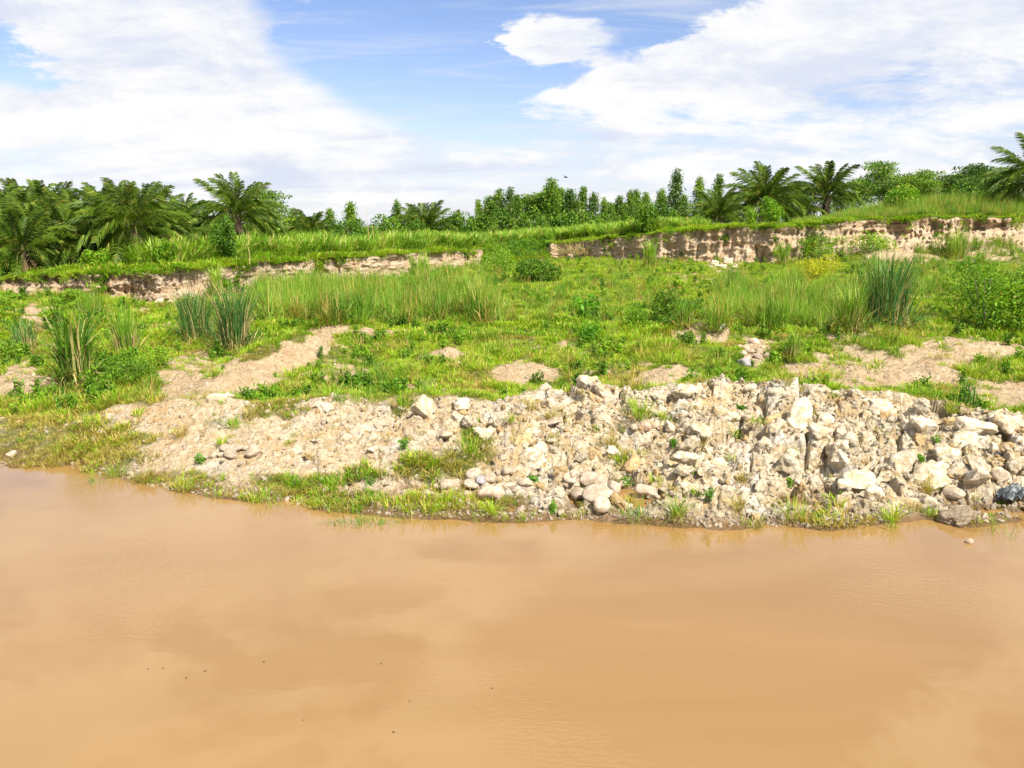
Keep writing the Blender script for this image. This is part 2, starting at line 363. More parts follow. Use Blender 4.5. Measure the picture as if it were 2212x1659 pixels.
M_CANE = leaf_mat('cane_leaves', (.045, .16, .006), (.31, .48, .035), (.5, .45, .14), .14, .28, .35)
M_CANED = leaf_mat('dark_cane_leaves', (.025, .10, .008), (.15, .27, .025), (.5, .42, .16), .15, .3, .6)
M_ELEPH = leaf_mat('bluish_tall_grass', (.022, .10, .018), (.15, .29, .065), (.48, .39, .16), .18, .2, .85)
M_PALM = leaf_mat('palm_leaflets', (.012, .042, .003), (.125, .20, .015), (.34, .29, .06), .08, .12)
M_PALMDRY = leaf_mat('dry_palm_leaflets', (.26, .17, .08), (.46, .34, .19), (.5, .4, .22), .3, .2)
M_EUC = leaf_mat('eucalyptus_leaves', (.024, .085, .005), (.19, .33, .028), (.28, .3, .05), .1, .22)
M_TREE = leaf_mat('broad_leaves', (.028, .10, .005), (.22, .36, .02), (.3, .3, .04), .1, .22)
M_BUSH = leaf_mat('bush_leaves', (0.058, 0.182, 0.008), (0.234, 0.416, 0.019), (.3, .28, .04), .12, .3)
M_BUSHD = leaf_mat('dark_bush_leaves', (.016, .07, .004), (.14, .27, .014), (.2, .2, .04), .08, .18)
M_BUSHY = leaf_mat('yellow_flowering_leaves', (0.120, 0.220, 0.010), (0.460, 0.460, 0.020), (.50, .48, .03), .15, .35)
M_HERB = leaf_mat('fresh_herb_leaves', (0.052, 0.196, 0.009), (0.161, 0.368, 0.023), (.3, .3, .05), .06, .4)
M_TWIG = leaf_mat('dry_brushwood_twigs', (.20, .14, .06), (.36, .26, .12), (.30, .28, .07), .3, .05)

def bark_mat(name, a, b, sc=6):
    m, t, p = principled(name, .95, .1)
    g = t.n('ShaderNodeTexCoord').outputs['Object']
    mpn = t.n('ShaderNodeMapping', i_Scale=(1, 1, .4), i_Vector=g).outputs[0]
    nB = t.noise(mpn, sc, 5, .65)
    t.t.links.new(t.mix(t.ramp(nB, .35, .65), a, b), p.inputs['Base Color']); bump(t, p, nB, .06); return m
M_BARK = bark_mat('tree_bark', (.11, .08, .055), (.26, .21, .16)); M_PBARK = bark_mat('palm_trunk_bark', (.05, .038, .025), (.17, .12, .075))
M_STEM = bark_mat('pale_stem', (.30, .20, .08), (.5, .38, .18)); M_RACH = bark_mat('frond_rib', (.07, .09, .02), (.16, .16, .05))

def water_mat():
    m, t, p = principled('muddy_river_water', .012, .5)
    p.inputs['IOR'].default_value = 1.62
    g = t.n('ShaderNodeNewGeometry').outputs['Position']
    n_ = t.noise(t.n('ShaderNodeMapping', i_Scale=(.10, .22, .1), i_Vector=g).outputs[0], 1.0, 4, .6, .6)
    col = t.mix(t.ramp(n_, .35, .68), (.245, .140, .046), (.27, .156, .055))
    t.t.links.new(col, p.inputs['Base Color'])
    gust = t.ramp(t.noise(g, .16, 3, .5), .50, .66)
    wv = t.noise(t.n('ShaderNodeMapping', i_Scale=(2.2, 6.0, 1), i_Rotation=(0, 0, R(14)), i_Vector=g).outputs[0], 2.2, 3, .5, .4)
    sw = t.noise(t.n('ShaderNodeMapping', i_Scale=(.6, 1.3, 1), i_Vector=g).outputs[0], .9, 2, .5)
    h = t.math('ADD', t.math('MULTIPLY', wv, t.math('ADD', .008, t.math('MULTIPLY', gust, .30))), t.math('MULTIPLY', sw, .07))
    bump(t, p, h, .03)
    return m
M_WATER = water_mat()

# ------------------------------------------------------------------ mesh helpers
def mesh_np(name, verts, quads, mats=(), attrs=None, smooth=True):
    me = bpy.data.meshes.new(name); verts = np.asarray(verts, np.float32).reshape(-1, 3); quads = np.asarray(quads, np.int32)
    k = quads.shape[1]
    me.vertices.add(len(verts)); me.vertices.foreach_set('co', verts.ravel())
    me.loops.add(quads.size); me.loops.foreach_set('vertex_index', quads.ravel())
    me.polygons.add(len(quads)); me.polygons.foreach_set('loop_start', np.arange(0, quads.size, k, dtype=np.int32))
    me.update(calc_edges=True)
    me.polygons.foreach_set('use_smooth', np.full(len(quads), smooth, dtype=bool))
    for m in (mats if isinstance(mats, (list, tuple)) else [mats]): me.materials.append(m)
    for an, av in (attrs or {}).items():
        at = me.attributes.new(an, 'FLOAT', 'POINT'); at.data.foreach_set('value', np.asarray(av, np.float32).ravel())
    return me
def link(name, me, parent=None, loc=(0, 0, 0), rot=(0, 0, 0), scale=1.0):
    o = bpy.data.objects.new(name, me); COL.objects.link(o)
    o.location = loc; o.rotation_euler = rot; o.scale = (scale,) * 3 if not hasattr(scale, '__len__') else scale
    if parent is not None: o.parent = parent
    return o
def tag(o, label=None, cat=None, group=None, kind=None):
    for k, v in (('label', label), ('category', cat), ('group', group), ('kind', kind)):
        if v: o[k] = v
    return o
def thing(name, loc, label, cat, group=None, rz=0.0, scale=1.0):
    return tag(link(name, None, None, loc, (0, 0, rz), scale), label, cat, group)

def blades(n, height, spread, width, lean=.25, droop=1.0, segs=4, hvar=.35, rng=None, tilt0=.0, up=0.0):
    """n grass blades: ribbons leaving a patch of radius spread, leaning outwards and drooping"""
    r = rng or RNG
    az = r.uniform(0, 2 * np.pi, n); rad = spread * np.sqrt(r.random(n)); ba = r.uniform(0, 2 * np.pi, n)
    bx, by = rad * np.cos(ba), rad * np.sin(ba)
    az = np.where(r.random(n) < .65, ba + r.normal(0, .6, n), az)
    L = height * (1 - hvar * r.random(n)); th0 = np.abs(r.normal(tilt0, lean, n)); dr = droop * (.3 + r.random(n))
    t = np.linspace(0, 1, segs + 1)
    th = th0[:, None] + dr[:, None] * np.maximum(t[None, :] - up, 0) ** 1.6
    st = L[:, None] / segs
    rr = np.concatenate([np.zeros((n, 1)), np.cumsum(np.sin(th[:, 1:]) * st, 1)], 1)
    hh = np.concatenate([np.zeros((n, 1)), np.cumsum(np.cos(th[:, 1:]) * st, 1)], 1)
    cxp, cyp = bx[:, None] + rr * np.cos(az)[:, None], by[:, None] + rr * np.sin(az)[:, None]
    tw = az + np.pi / 2 + r.normal(0, .5, n)
    wd = width * (.6 + .6 * r.random(n))[:, None] * np.maximum(np.minimum(1.0, 2.4 * (1.03 - t)), .06)[None, :] * np.minimum(1, .5 + 2 * t)[None, :]
    sx, sy = np.cos(tw)[:, None] * wd * .5, np.sin(tw)[:, None] * wd * .5
    v = np.stack([np.stack([cxp - sx, cyp - sy, hh], -1), np.stack([cxp + sx, cyp + sy, hh], -1)], 2)   # n, segs+1, 2, 3
    idx = np.arange(n * (segs + 1) * 2).reshape(n, segs + 1, 2)
    q = np.stack([idx[:, :-1, 0], idx[:, :-1, 1], idx[:, 1:, 1], idx[:, 1:, 0]], -1).reshape(-1, 4)
    rnd = np.repeat(r.random(n), (segs + 1) * 2); al = np.tile(np.repeat(t, 2), n)
    return v.reshape(-1, 3), q, rnd, al
def join(parts):
    V, Q, A, B, o = [], [], [], [], 0
    for v, q, a, b in parts: V.append(v); Q.append(q + o); A.append(a); B.append(b); o += len(v)
    return np.concatenate(V), np.concatenate(Q), np.concatenate(A), np.concatenate(B)
def grass_mesh(name, mat, *parts):
    v, q, a, b = join(parts); return mesh_np(name, v, q, mat, {'rnd': a, 'along': b})
def leaves(c, size, aspect=.45, hang=0.0, rng=None, out=None):
    """diamond leaves folded at the rib; c = centres, out = rough outward direction"""
    r = rng or RNG; n = len(c)
    d = r.normal(0, 1, (n, 3)); d /= np.linalg.norm(d, axis=1)[:, None]
    if out is not None: d = d + .7 * out
    d[:, 2] -= hang; d /= np.linalg.norm(d, axis=1)[:, None]
    u = r.normal(0, 1, (n, 3)); w_ = np.cross(d, u); w_ /= np.linalg.norm(w_, axis=1)[:, None] + 1e-6
    s = (size * (.6 + .8 * r.random(n)))[:, None]
    nrm = np.cross(d, w_)
    v = np.stack([c - d * s * .5, c + w_ * s * aspect * .5 + nrm * s * .06, c + d * s * .5, c - w_ * s * aspect * .5 + nrm * s * .06], 1)
    q = np.arange(n * 4).reshape(n, 4)
    return v.reshape(-1, 3), q, np.repeat(r.random(n), 4), np.tile([0, .5, 1, .5], n)
def tube(path, radii, sides=7):
    path = np.asarray(path, float); V = []
    for i, p in enumerate(path):
        d = path[min(i + 1, len(path) - 1)] - path[max(i - 1, 0)]; d /= np.linalg.norm(d) + 1e-9
        a = np.cross(d, (0.31, .95, .1)); a /= np.linalg.norm(a); b = np.cross(d, a)
        an = np.linspace(0, 2 * np.pi, sides, endpoint=False)
        V.append(p + radii[i] * (np.cos(an)[:, None] * a + np.sin(an)[:, None] * b))
    idx = np.arange(len(path) * sides).reshape(len(path), sides); nx = np.roll(idx, -1, 1)
    q = np.stack([idx[:-1], nx[:-1], nx[1:], idx[1:]], -1).reshape(-1, 4)
    v = np.concatenate(V); z = np.zeros(len(v)); return v, q, z, z

PROTO = {}
def proto(name, me):                          # mesh carriers for scattered growth; not placed in the scene themselves
    o = bpy.data.objects.new(name, me); PROTO[name] = o; return o
def scatter(name, pts, scl, protos, label=None, cat=None, parent=None, tilt=.12, rng=None):
    """one object of kind stuff: protos instanced on points"""
    r = rng or RNG; n = len(pts)
    me = bpy.data.meshes.new(name); me.vertices.add(n); me.vertices.foreach_set('co', np.asarray(pts, np.float32).ravel())
    rot = np.stack([r.normal(0, tilt, n), r.normal(0, tilt, n), r.uniform(0, 2 * np.pi, n)], 1).astype(np.float32)
    at = me.attributes.new('rot', 'FLOAT_VECTOR', 'POINT'); at.data.foreach_set('vector', rot.ravel())
    at = me.attributes.new('scl', 'FLOAT', 'POINT'); at.data.foreach_set('value', np.asarray(scl, np.float32))
    at = me.attributes.new('idx', 'INT', 'POINT'); at.data.foreach_set('value', r.integers(0, len(protos), n).astype(np.int32))
    ng = bpy.data.node_groups.new(name + '_growth', 'GeometryNodeTree')
    ng.interface.new_socket('Geometry', in_out='INPUT', socket_type='NodeSocketGeometry')
    ng.interface.new_socket('Geometry', in_out='OUTPUT', socket_type='NodeSocketGeometry')
    N, Lk = ng.nodes, ng.links
    gi, go = N.new('NodeGroupInput'), N.new('NodeGroupOutput')
    gj = N.new('GeometryNodeJoinGeometry')
    for p in reversed(protos):
        oi = N.new('GeometryNodeObjectInfo'); oi.inputs[0].default_value = p; oi.inputs[1].default_value = True
        Lk.new(oi.outputs['Geometry'], gj.inputs[0])
    ip = N.new('GeometryNodeInstanceOnPoints')
    Lk.new(gi.outputs[0], ip.inputs['Points']); Lk.new(gj.outputs[0], ip.inputs['Instance'])
    ip.inputs['Pick Instance'].default_value = True
    for an, dt, sk in (('rot', 'FLOAT_VECTOR', 'Rotation'), ('scl', 'FLOAT', 'Scale'), ('idx', 'INT', 'Instance Index')):
        na = N.new('GeometryNodeInputNamedAttribute'); na.data_type = dt; na.inputs[0].default_value = an
        out = [s_ for s_ in na.outputs if s_.enabled][0]
        Lk.new(out, ip.inputs[sk])
    Lk.new(ip.outputs[0], go.inputs[0])
    o = link(name, me, parent); md = o.modifiers.new('growth', 'NODES'); md.node_group = ng
    return tag(o, label, cat, kind='stuff')

# ------------------------------------------------------------------ ground, bank, bluff, plateau, water
NCOL, NB, NF = 860, 250, 210
scol = np.linspace(-.82, .82, NCOL)
ysh = shore(scol); ycr = crest(scol)[0]; ybs = base(scol)[0]
tb = np.linspace(0, 1, NB, endpoint=False)
tf = np.linspace(0, 1, NF)
Y1 = (ysh - 3)[None, :] + tb[:, None] * (ycr + 1.7 - ysh + 3)[None, :]
a0, a1 = 1 / (ycr + 1.7), 1 / (ybs + 1.2)
Y2 = 1 / (a0[None, :] + (tf ** 1.0)[:, None] * (a1 - a0)[None, :])
Y = np.concatenate([Y1, Y2]); S = np.repeat(scol[None, :], NB + NF, 0)
Z = floor_z(S, Y); G = grass_mask(S, Y, Z)
RK = (.45 + .55 * rocky(S)) * (.4 + .6 * bank_mask(S, Y))
V = np.stack([S * Y, Y, Z], -1).reshape(-1, 3)
idx = np.arange(V.shape[0]).reshape(NB + NF, NCOL)
def grid_quads(ix): return np.stack([ix[:-1, :-1], ix[:-1, 1:], ix[1:, 1:], ix[1:, :-1]], -1).reshape(-1, 4)
def sub(name, r0, r1, mat):
    ix = idx[r0:r1]; b = ix[0, 0]
    sl = slice(ix[0, 0], ix[-1, -1] + 1)
    return mesh_np(name, V[sl], grid_quads(ix - b), mat, {'grass': G.reshape(-1)[sl], 'rocky': RK.reshape(-1)[sl]})
bank = tag(link('rubble_bank', sub('rubble_bank', 0, NB + 1, M_BANK)), 'pale clay and rubble bank along the muddy water', 'bank', kind='structure')
ground = tag(link('meadow_ground', sub('meadow_ground', NB, NB + NF, M_SOIL)), 'grassy lower ground between the rubble bank and the bluff', 'ground', kind='structure')

def bluff():
    n, m = 1300, 34
    s = np.linspace(-.82, .82, n); yb, zb = base(s); zt = topz(s); ro = runout(s)
    t = np.linspace(0, 1, m)[:, None]; x = (s * yb)[None, :] + 0 * t
    z0 = floor_z(s, yb + .3, False) - .4
    z = z0[None, :] + t * (zt + .06 - z0)[None, :]
    slump = sstep(ro, 1.0, 3.0)[None, :]
    pxs = (1106 + F * s)[None, :]; led = sstep(pxs, 1790, 1860)
    off = ro[None, :] * ((1 - led) * t ** (1 - .3 * slump) + led * np.clip(t / (.62 + .12 * perlin(x / 3, x * 0 + 2, 152)), 0, 1) ** 1.3)
    zn = z * 1.0
    st = perlin(x / 3.5, zn / .45, 120) * .20 + perlin(x / 1.2, zn / .2, 121) * .10
    cr = -np.maximum(0, .35 - np.abs(perlin(x / .9, zn / 3.5, 122))) * .9 * sstep(t, .0, .15)
    _, e1, h1, _ = voro(x + .3 * fbm(x, zn, .8, 2, 133), zn * 1.0 + .3 * fbm(x, zn, .8, 2, 135), .8, 130)
    bl = .24 * (h1 - .5) - .16 * (1 - sstep(e1, 0, .10)) * sstep(fbm(x, zn, 3.0, 2, 136), -.3, .4)
    fb = .45 * fbm(x, zn, 2.2, 5, 140, .58) + .12 * fbm(x, zn, .3, 2, 150)
    edge = sstep(t, 0, .12) * (1 - sstep(t, .90, 1.0))
    d = (st + bl + fb) * (1 - .55 * slump * (1 - led)) * (1 + .5 * led) + cr * (1 - slump * (1 - led))
    over = .10 * sstep(t, .82, .97) * (1 - slump) + .22 * led * sstep(t, .84, .95)
    y = yb[None, :] + off - d * edge - over
    y[-1] = yb + ro - .3 * led[0]
    y[-1] += .05; y[0] = yb - .1
    px = 1106 + F * s
    g = .95 * sstep(px, 1030, 1060) * (1 - sstep(px, 1165, 1195))
    g = g[None, :] + .8 * sstep(t, .90, 1.0) + .55 * fbm(x, zn, 1.6, 3, 160) * (.5 + .7 * (1 - t))
    xx = s[None, :] * y
    v = np.stack([xx, y, z], -1).reshape(-1, 3)
    return mesh_np('earth_bluff', v, grid_quads(np.arange(n * m).reshape(m, n)), M_CLIFF, {'grass': np.clip(g, 0, 1)})
tag(link('earth_bluff', bluff()), 'eroded layered brown earth bluff below the grassy plateau', 'bluff', kind='structure')

def plateau():
    n, m = 700, 120
    s = np.linspace(-.82, .82, n); ye = base(s)[0] + runout(s)
    t = np.linspace(0, 1, m)[:, None]
    y = ye[None, :] + .05 + 0.0 * t
    y = y * (3500 / ye[None, :]) ** (t ** 1.7)
    ss = np.repeat(s[None, :], m, 0); z = plateau_z(ss, y)
    z[0] = topz(s) + .06
    g = np.ones_like(z); g = np.clip(.95 + .5 * fbm(ss * y, y, 2.0, 3, 170), 0, 1)
    v = np.stack([ss * y, y, z], -1).reshape(-1, 3)
    return mesh_np('plateau', v, grid_quads(np.arange(n * m).reshape(m, n)), M_SOIL, {'grass': g, 'rocky': g * 0})
tag(link('plateau', plateau()), 'grass covered plateau above the bluff', 'ground', kind='structure')

wv = [(-160, -60, 0), (160, -60, 0), (160, 45, 0), (-160, 45, 0)]
tag(link('river_water', mesh_np('river_water', wv, [[0, 1, 2, 3]], M_WATER)), 'calm muddy brown river water', 'water', kind='structure')
bed = [(-160, -60, -1.6), (160, -60, -1.6), (160, 130, -1.6), (-160, 130, -1.6)]
tag(link('river_bed', mesh_np('river_bed', bed, [[0, 1, 2, 3]], M_SOIL)), 'muddy river bed under the water', 'ground', kind='structure')

# ------------------------------------------------------------------ stones and clods
def ico(sub_):
    import bmesh
    bm = bmesh.new(); bmesh.ops.create_icosphere(bm, subdivisions=sub_, radius=1.0)
    v = np.array([x.co for x in bm.verts]); f = np.array([[q.index for q in p.verts] for p in bm.faces]); bm.free(); return v, f
ICO3, ICO4 = ico(3), ico(4)
def cobble(k):
    v, f = ICO3; r = np.random.default_rng(200 + k); o = Vector(r.uniform(0, 50, 3))
    d = np.array([mnoise.noise(Vector(p) * .8 + o) * .30 + mnoise.noise(Vector(p) * 2.0 + o) * .07 for p in v])
    u = v * (1 + d)[:, None]
    for _ in range(7):
        nrm = r.normal(0, 1, 3); nrm /= np.linalg.norm(nrm); c = r.uniform(.55, .85)
        h = u @ nrm; u = u - np.maximum(h - c, 0)[:, None] * .9 * nrm
    u = u * np.array([1, r.uniform(.65, .9), r.uniform(.5, .72)])
    return mesh_np('cobble', u, f, M_STONE)
def clod(k, mat=None):
    v, f = ICO4; r = np.random.default_rng(300 + k); o = Vector(r.uniform(0, 50, 3)); u = v.copy()
    for _ in range(11):
        nrm = r.normal(0, 1, 3); nrm /= np.linalg.norm(nrm); c = r.uniform(.5, .9)
        h = u @ nrm; u = u - np.maximum(h - c, 0)[:, None] * nrm
    d = np.array([mnoise.noise(Vector(p) * 1.6 + o) * .30 + mnoise.noise(Vector(p) * 4.2 + o) * .17 + abs(mnoise.noise(Vector(p) * 8 + o)) * .14 for p in u])
    u = u * (1 + d)[:, None] * np.array([1.15, r.uniform(.75, 1), r.uniform(.6, .95)])
    return mesh_np('clod', u, f, mat or M_CLOD)
COBS = [cobble(k) for k in range(8)]
def recol(me, mat):
    c = me.copy(); c.materials.clear(); c.materials.append(mat); return c
COBP, COBG = [recol(m, M_STONEP) for m in COBS[:4]], [recol(m, M_STONEG) for m in COBS[4:6]]
CLODS = [clod(k) for k in range(12)]; CLODB = [recol(m, M_CLODB) for m in CLODS[:6]]

rr = np.random.default_rng(21)
def bank_points(n, bias):
    """points on the rubble, thicker where the bank is rocky"""
    out = []
    while len(out) < n:
        s = rr.uniform(-.66, .70); ys_, yc_ = float(shore(np.array(s))), float(crest(np.array(s))[0])
        t = rr.random(); y = ys_ + .2 + t * (yc_ + .3 - ys_)
        if rr.random() < float(rocky(np.array(s))) ** bias * (.45 + .55 * t): out.append((s, y))
    out = np.array(out); return out[:, 0], out[:, 1], floor_z(out[:, 0], out[:, 1])
s_, y_, z_ = bank_points(300, 1.8)
for i in range(300):
    sz = .10 + .24 * rr.random() ** 2.0
    if rr.random() < .05: sz *= 1.4
    me = CLODB[rr.integers(6)] if rr.random() < .25 else CLODS[rr.integers(12)]
    link('clod', me, bank, (s_[i] * y_[i], y_[i], z_[i] + sz * .02), tuple(rr.uniform(-1, 1, 2)) + (rr.uniform(0, 6.28),), sz)
for px, py, sz, rot in ((1265, 835, .52, (.2, -1.2, .4)), (1295, 845, .42, (.3, .9, 1.)), (915, 885, .60, (.2, .5, .2)), (1720, 905, .75, (.5, -.9, .7)), (1770, 935, .5, (.3, .5, .2)),
                        (1900, 885, .70, (.4, .4, .2)), (1940, 1010, .62, (.5, -.5, .5)), (2010, 1035, .65, (.3, .5, 2.)), (1850, 1050, .7, (.4, .4, .5)), (1165, 975, .55, (.4, .2, 1.)),
                        (1150, 1000, .5, (.1, .1, 2.)), (1580, 905, .5, (.4, .1, 1.)), (2170, 925, .7, (.2, .3, .4)), (2080, 955, .6, (.1, .5, 3.)), (1480, 850, .6, (.5, .1, 2.)),
                        (1620, 1010, .55, (.2, .3, .3)), (1700, 1000, .5, (.4, .1, .2)), (1990, 925, .6, (.2, .6, 1.)), (1545, 1010, .5, (.2, .1, .4)), (1830, 960, .5, (.6, .1, .4)), (2110, 1030, .45, (.2, .4, 1.)),
                        (470, 865, .4, (.1, .2, 0)), (1000, 875, .45, (.2, .3, 1)), (1080, 905, .42, (.3, .1, 2)), (700, 880, .35, (.1, .4, 0)), (1050, 940, .45, (.2, .3, .5))):
    x, y, z = hit(px, py)
    sz *= .74; link('clod', CLODS[rr.integers(12)], bank, (x, y, z - sz * .02), rot, sz)

def stone(px, py, wpx, me, label, group, flat=1.0, rz=None, cat='stone', name='river_stone'):
    x, y, z = hit(px, py); sz = wpx / 2 * math.hypot(y, CAMZ - z) / F
    o = link(name, me, None, (x, y, z + sz * .30 * flat), (rr.uniform(-.25, .25), rr.uniform(-.25, .25), rr.uniform(0, 6.28) if rz is None else rz), (sz, sz, sz * flat))
    return tag(o, label, cat, group)
P1 = 'pale rounded stone in the pile at the grassy water edge beside a thin slab'
for px, py, w_ in ((972, 1058, 52), (1025, 1032, 50), (1020, 1055, 38), (1058, 1040, 40), (1048, 1058, 30), (1098, 1056, 34), (1092, 1022, 26), (1076, 1026, 18), (1137, 1050, 38),
                   (1112, 1064, 20), (940, 1056, 20), (985, 1042, 22), (1010, 1078, 26), (985, 1082, 18)):
    stone(px, py, w_, COBS[rr.integers(8)], P1, 'stones in the pile at the grassy edge')
stone(1040, 1044, 30, COBG[0], 'dark grey stone wedged in the pile of pale stones at the grassy edge', None)
stone(1080, 1060, 52, COBP[1], 'thin pinkish slab leaning in the stone pile at the grassy edge', None, .45, .8)
stone(1060, 1075, 66, COBP[2], 'wide low brownish boulder at the foot of the grassy edge stone pile', None)
P2 = 'smooth cream stone in the heap around the largest boulder by the water'
for px, py, w_ in ((1232, 1058, 40), (1270, 1042, 46), (1262, 1060, 30), (1298, 1042, 36), (1302, 1058, 34), (1328, 1062, 44), (1345, 1056, 30), (1240, 1048, 36), (1250, 1075, 40), (1222, 1062, 24)):
    stone(px, py, w_, COBS[rr.integers(8)], P2, 'stones in the heap around the large boulder')
stone(1300, 1078, 82, COBS[2], 'largest smooth cream boulder in the heap by the water', None, .8, .3)
stone(1298, 1098, 50, COBS[5], 'cream boulder resting against the front of the largest boulder', None)
stone(1398, 1066, 62, COBS[1], 'long cream boulder standing alone on the wet mud shelf', None, .8, .1)
stone(1434, 1062, 28, COBS[4], 'small flat pale stone beside the long lone boulder', None, .6)
P3 = 'rounded pale stone in the small pile on the left sandy slope'
for px, py, w_ in ((442, 992, 22), (462, 988, 26), (478, 984, 22), (490, 974, 34), (505, 970, 26), (515, 974, 30), (530, 972, 26), (482, 996, 20), (500, 984, 36), (545, 982, 44), (470, 978, 18)):
    stone(px, py, w_, COBS[rr.integers(8)], P3, 'stones in the pile on the left sandy slope', .8)
P4 = 'rounded stone in the pile on the meadow behind the rubble crest'
for px, py, w_ in ((1628, 742, 26), (1612, 756, 20), (1604, 768, 22), (1622, 762, 22), (1640, 766, 24), (1648, 754, 18), (1660, 760, 16), (1598, 750, 14), (1636, 774, 26), (1655, 772, 20), (1670, 766, 14), (1615, 776, 18)):
    stone(px, py, w_, (COBP if rr.random() < .4 else COBS)[rr.integers(4)], P4, 'stones in the meadow pile')
stone(238, 903, 26, COBS[3], 'single white stone on the tip of the sandy slope', None)
stone(1196, 918, 46, COBS[6], 'flat white slab lying on the middle of the rubble bank', None, .5, .2)
stone(1368, 935, 22, COBS[0], 'small white egg shaped stone touching a pinkish stone on the rubble', None)
stone(1391, 930, 32, COBP[0], 'pinkish oval stone on the rubble slope', None)
stone(964, 946, 46, COBS[7], 'pale squared block half buried in the rubble below the tall clod', None, .8)
stone(1212, 1112, 24, COBS[1], 'single pebble boulder at the water line beside fine gravel', None)
stone(2060, 1072, 46, COBS[3], 'white wedge shaped stone above the conglomerate lump', None, .8)
stone(2160, 1034, 44, COBS[5], 'large smooth pinkish white stone high on the right rubble', None, .9)
stone(1608, 792, 40, COBG[1], 'blue grey boulder below the meadow stone pile', None)
stone(1555, 712, 28, COBG[0], 'grey brown boulder on top of the bare earth mound', None)
stone(856, 792, 16, COBS[2], 'small white stone on the grass behind the rubble', None)
stone(826, 832, 18, COBS[4], 'flat white stone below the bare strip in the grass', None)
stone(990, 790, 22, COBP[3], 'lilac grey stone in the meadow grass', None)
stone(345, 656, 34, COBS[6], 'white block at the foot of the bluff', None, .8)
stone(375, 655, 28, COBS[2], 'rounded pale block at the foot of the bluff', None, .9)
for px, py, w_ in ((1545, 575, 22), (1560, 582, 18), (1575, 572, 26), (1535, 580, 14), (1590, 580, 16), (1568, 566, 18)):
    stone(px, py, w_, CLODS[rr.integers(12)], 'pale fallen block below the right part of the bluff', 'fallen blocks below the bluff', name='fallen_block', cat='rock')
stone(2068, 1124, 72, clod(40, rock_mat('conglomerate', (.28, .20, .12), (.52, .41, .28), (.62, .56, .48), .9, .12, 5.0)), 'dark gravelly conglomerate lump at the water edge', None, .55, .1, 'rock', 'conglomerate_lump')
x, y, z = hit(2073, 1176)
tag(link('half_sunk_stone', COBP[0], None, (x, ray(2073, 1172)[0] and CAMZ / -ray(2073, 1172)[1], .02), (0, 0, .4), (.11, .11, .1)), 'small stone poking out of the water in front of the conglomerate lump', 'stone')

# gravel and crumbs over the bank, too many to count
s_, y_, z_ = bank_points(6500, 1.0)
GP = [proto('gravel_piece%d' % k, recol(COBS[k], M_STONE)) for k in range(3)] + [proto('crumb%d' % k, CLODS[k]) for k in range(5)] + [proto('crumb_o%d' % k, CLODB[k]) for k in range(2)]
scatter('loose_rubble', np.stack([s_ * y_, y_, z_ + .01], 1), .022 + .10 * rr.random(6500) ** 3.0, GP, 'loose gravel and clay crumbs strewn over the bank', None, bank, 1.2)
N_ = 1500; sp = rr.uniform(-.55, .66, N_); ysx = shore(sp) + rr.exponential(.5, N_)
scatter('shore_gravel', np.stack([sp * ysx, ysx, floor_z(sp, ysx) + .01], 1), .02 + .05 * rr.random(N_) ** 2, GP[:4], 'small gravel along the water line', 'gravel', None, 1.)

# ------------------------------------------------------------------ grasses (stuff)
g_short = [proto('tuft_short%d' % k, grass_mesh('tuft_short', M_GRASS, blades(26, .30, .16, .022, .35, 1.0, 3))) for k in range(4)]
g_far = [proto('tuft_far%d' % k, grass_mesh('tuft_far', M_GRASS, blades(28, .42, .40, .055, .35, .9, 3))) for k in range(4)]
g_edge = [proto('tuft_edge%d' % k, grass_mesh('tuft_edge', M_EDGE, blades(34, .40, .38, .05, .4, 1.1, 3))) for k in range(3)]
g_dry = [proto('tuft_dry%d' % k, grass_mesh('tuft_dry', M_DRYG, blades(22, .30, .16, .02, .45, 1.0, 3))) for k in range(3)]
def reed_mesh(n, h, spread, mat, w_=.022):
    return grass_mesh('reed', mat, blades(n, h, spread, w_ * .7, .10, .25, 4, .35), blades(n, h * .8, spread, w_, .3, 1.5, 5, .5), blades(n // 2, h * .45, spread * 1.2, w_, .5, 1.2, 4))
g_reed = [proto('reed_tuft%d' % k, reed_mesh(22, 1.7, .35, M_REED if k < 4 else M_DRYG, .034)) for k in range(5)]
def cane_mesh():
    return grass_mesh('cane', M_CANE, blades(10, 1.4, .22, .035, .10, .1, 3, .3), blades(30, 2.1, .26, .075, .22, 1.9, 6, .45, up=.25), blades(12, 1.2, .3, .05, .5, 1.4, 5, .4))
g_cane = [proto('cane_plant%d' % k, cane_mesh()) for k in range(4)]

# weeds and taller tufts that break up the meadow
def weed_mesh(h, n, leaf, mat):
    r = RNG; P = []
    for _ in range(6):
        a, rad = r.uniform(0, 6.28), r.uniform(.05, .3) * h
        top = np.array([rad * math.cos(a), rad * math.sin(a), h * r.uniform(.6, 1)])
        c = top[None, :] * r.uniform(.15, 1.05, (n // 6, 1)) + r.normal(0, .10 * h, (n // 6, 3)); c[:, 2] = np.abs(c[:, 2])
        P.append(leaves(c, leaf, .5, .1, r))
    v, q, a, b = join(P); return mesh_np('weed', v, q, mat, {'rnd': a, 'along': b})
g_weed = [proto('weed%d' % k, weed_mesh(.6, 150, .11, (M_BUSH, M_BUSHD, M_BUSHD)[k % 3])) for k in range(6)]

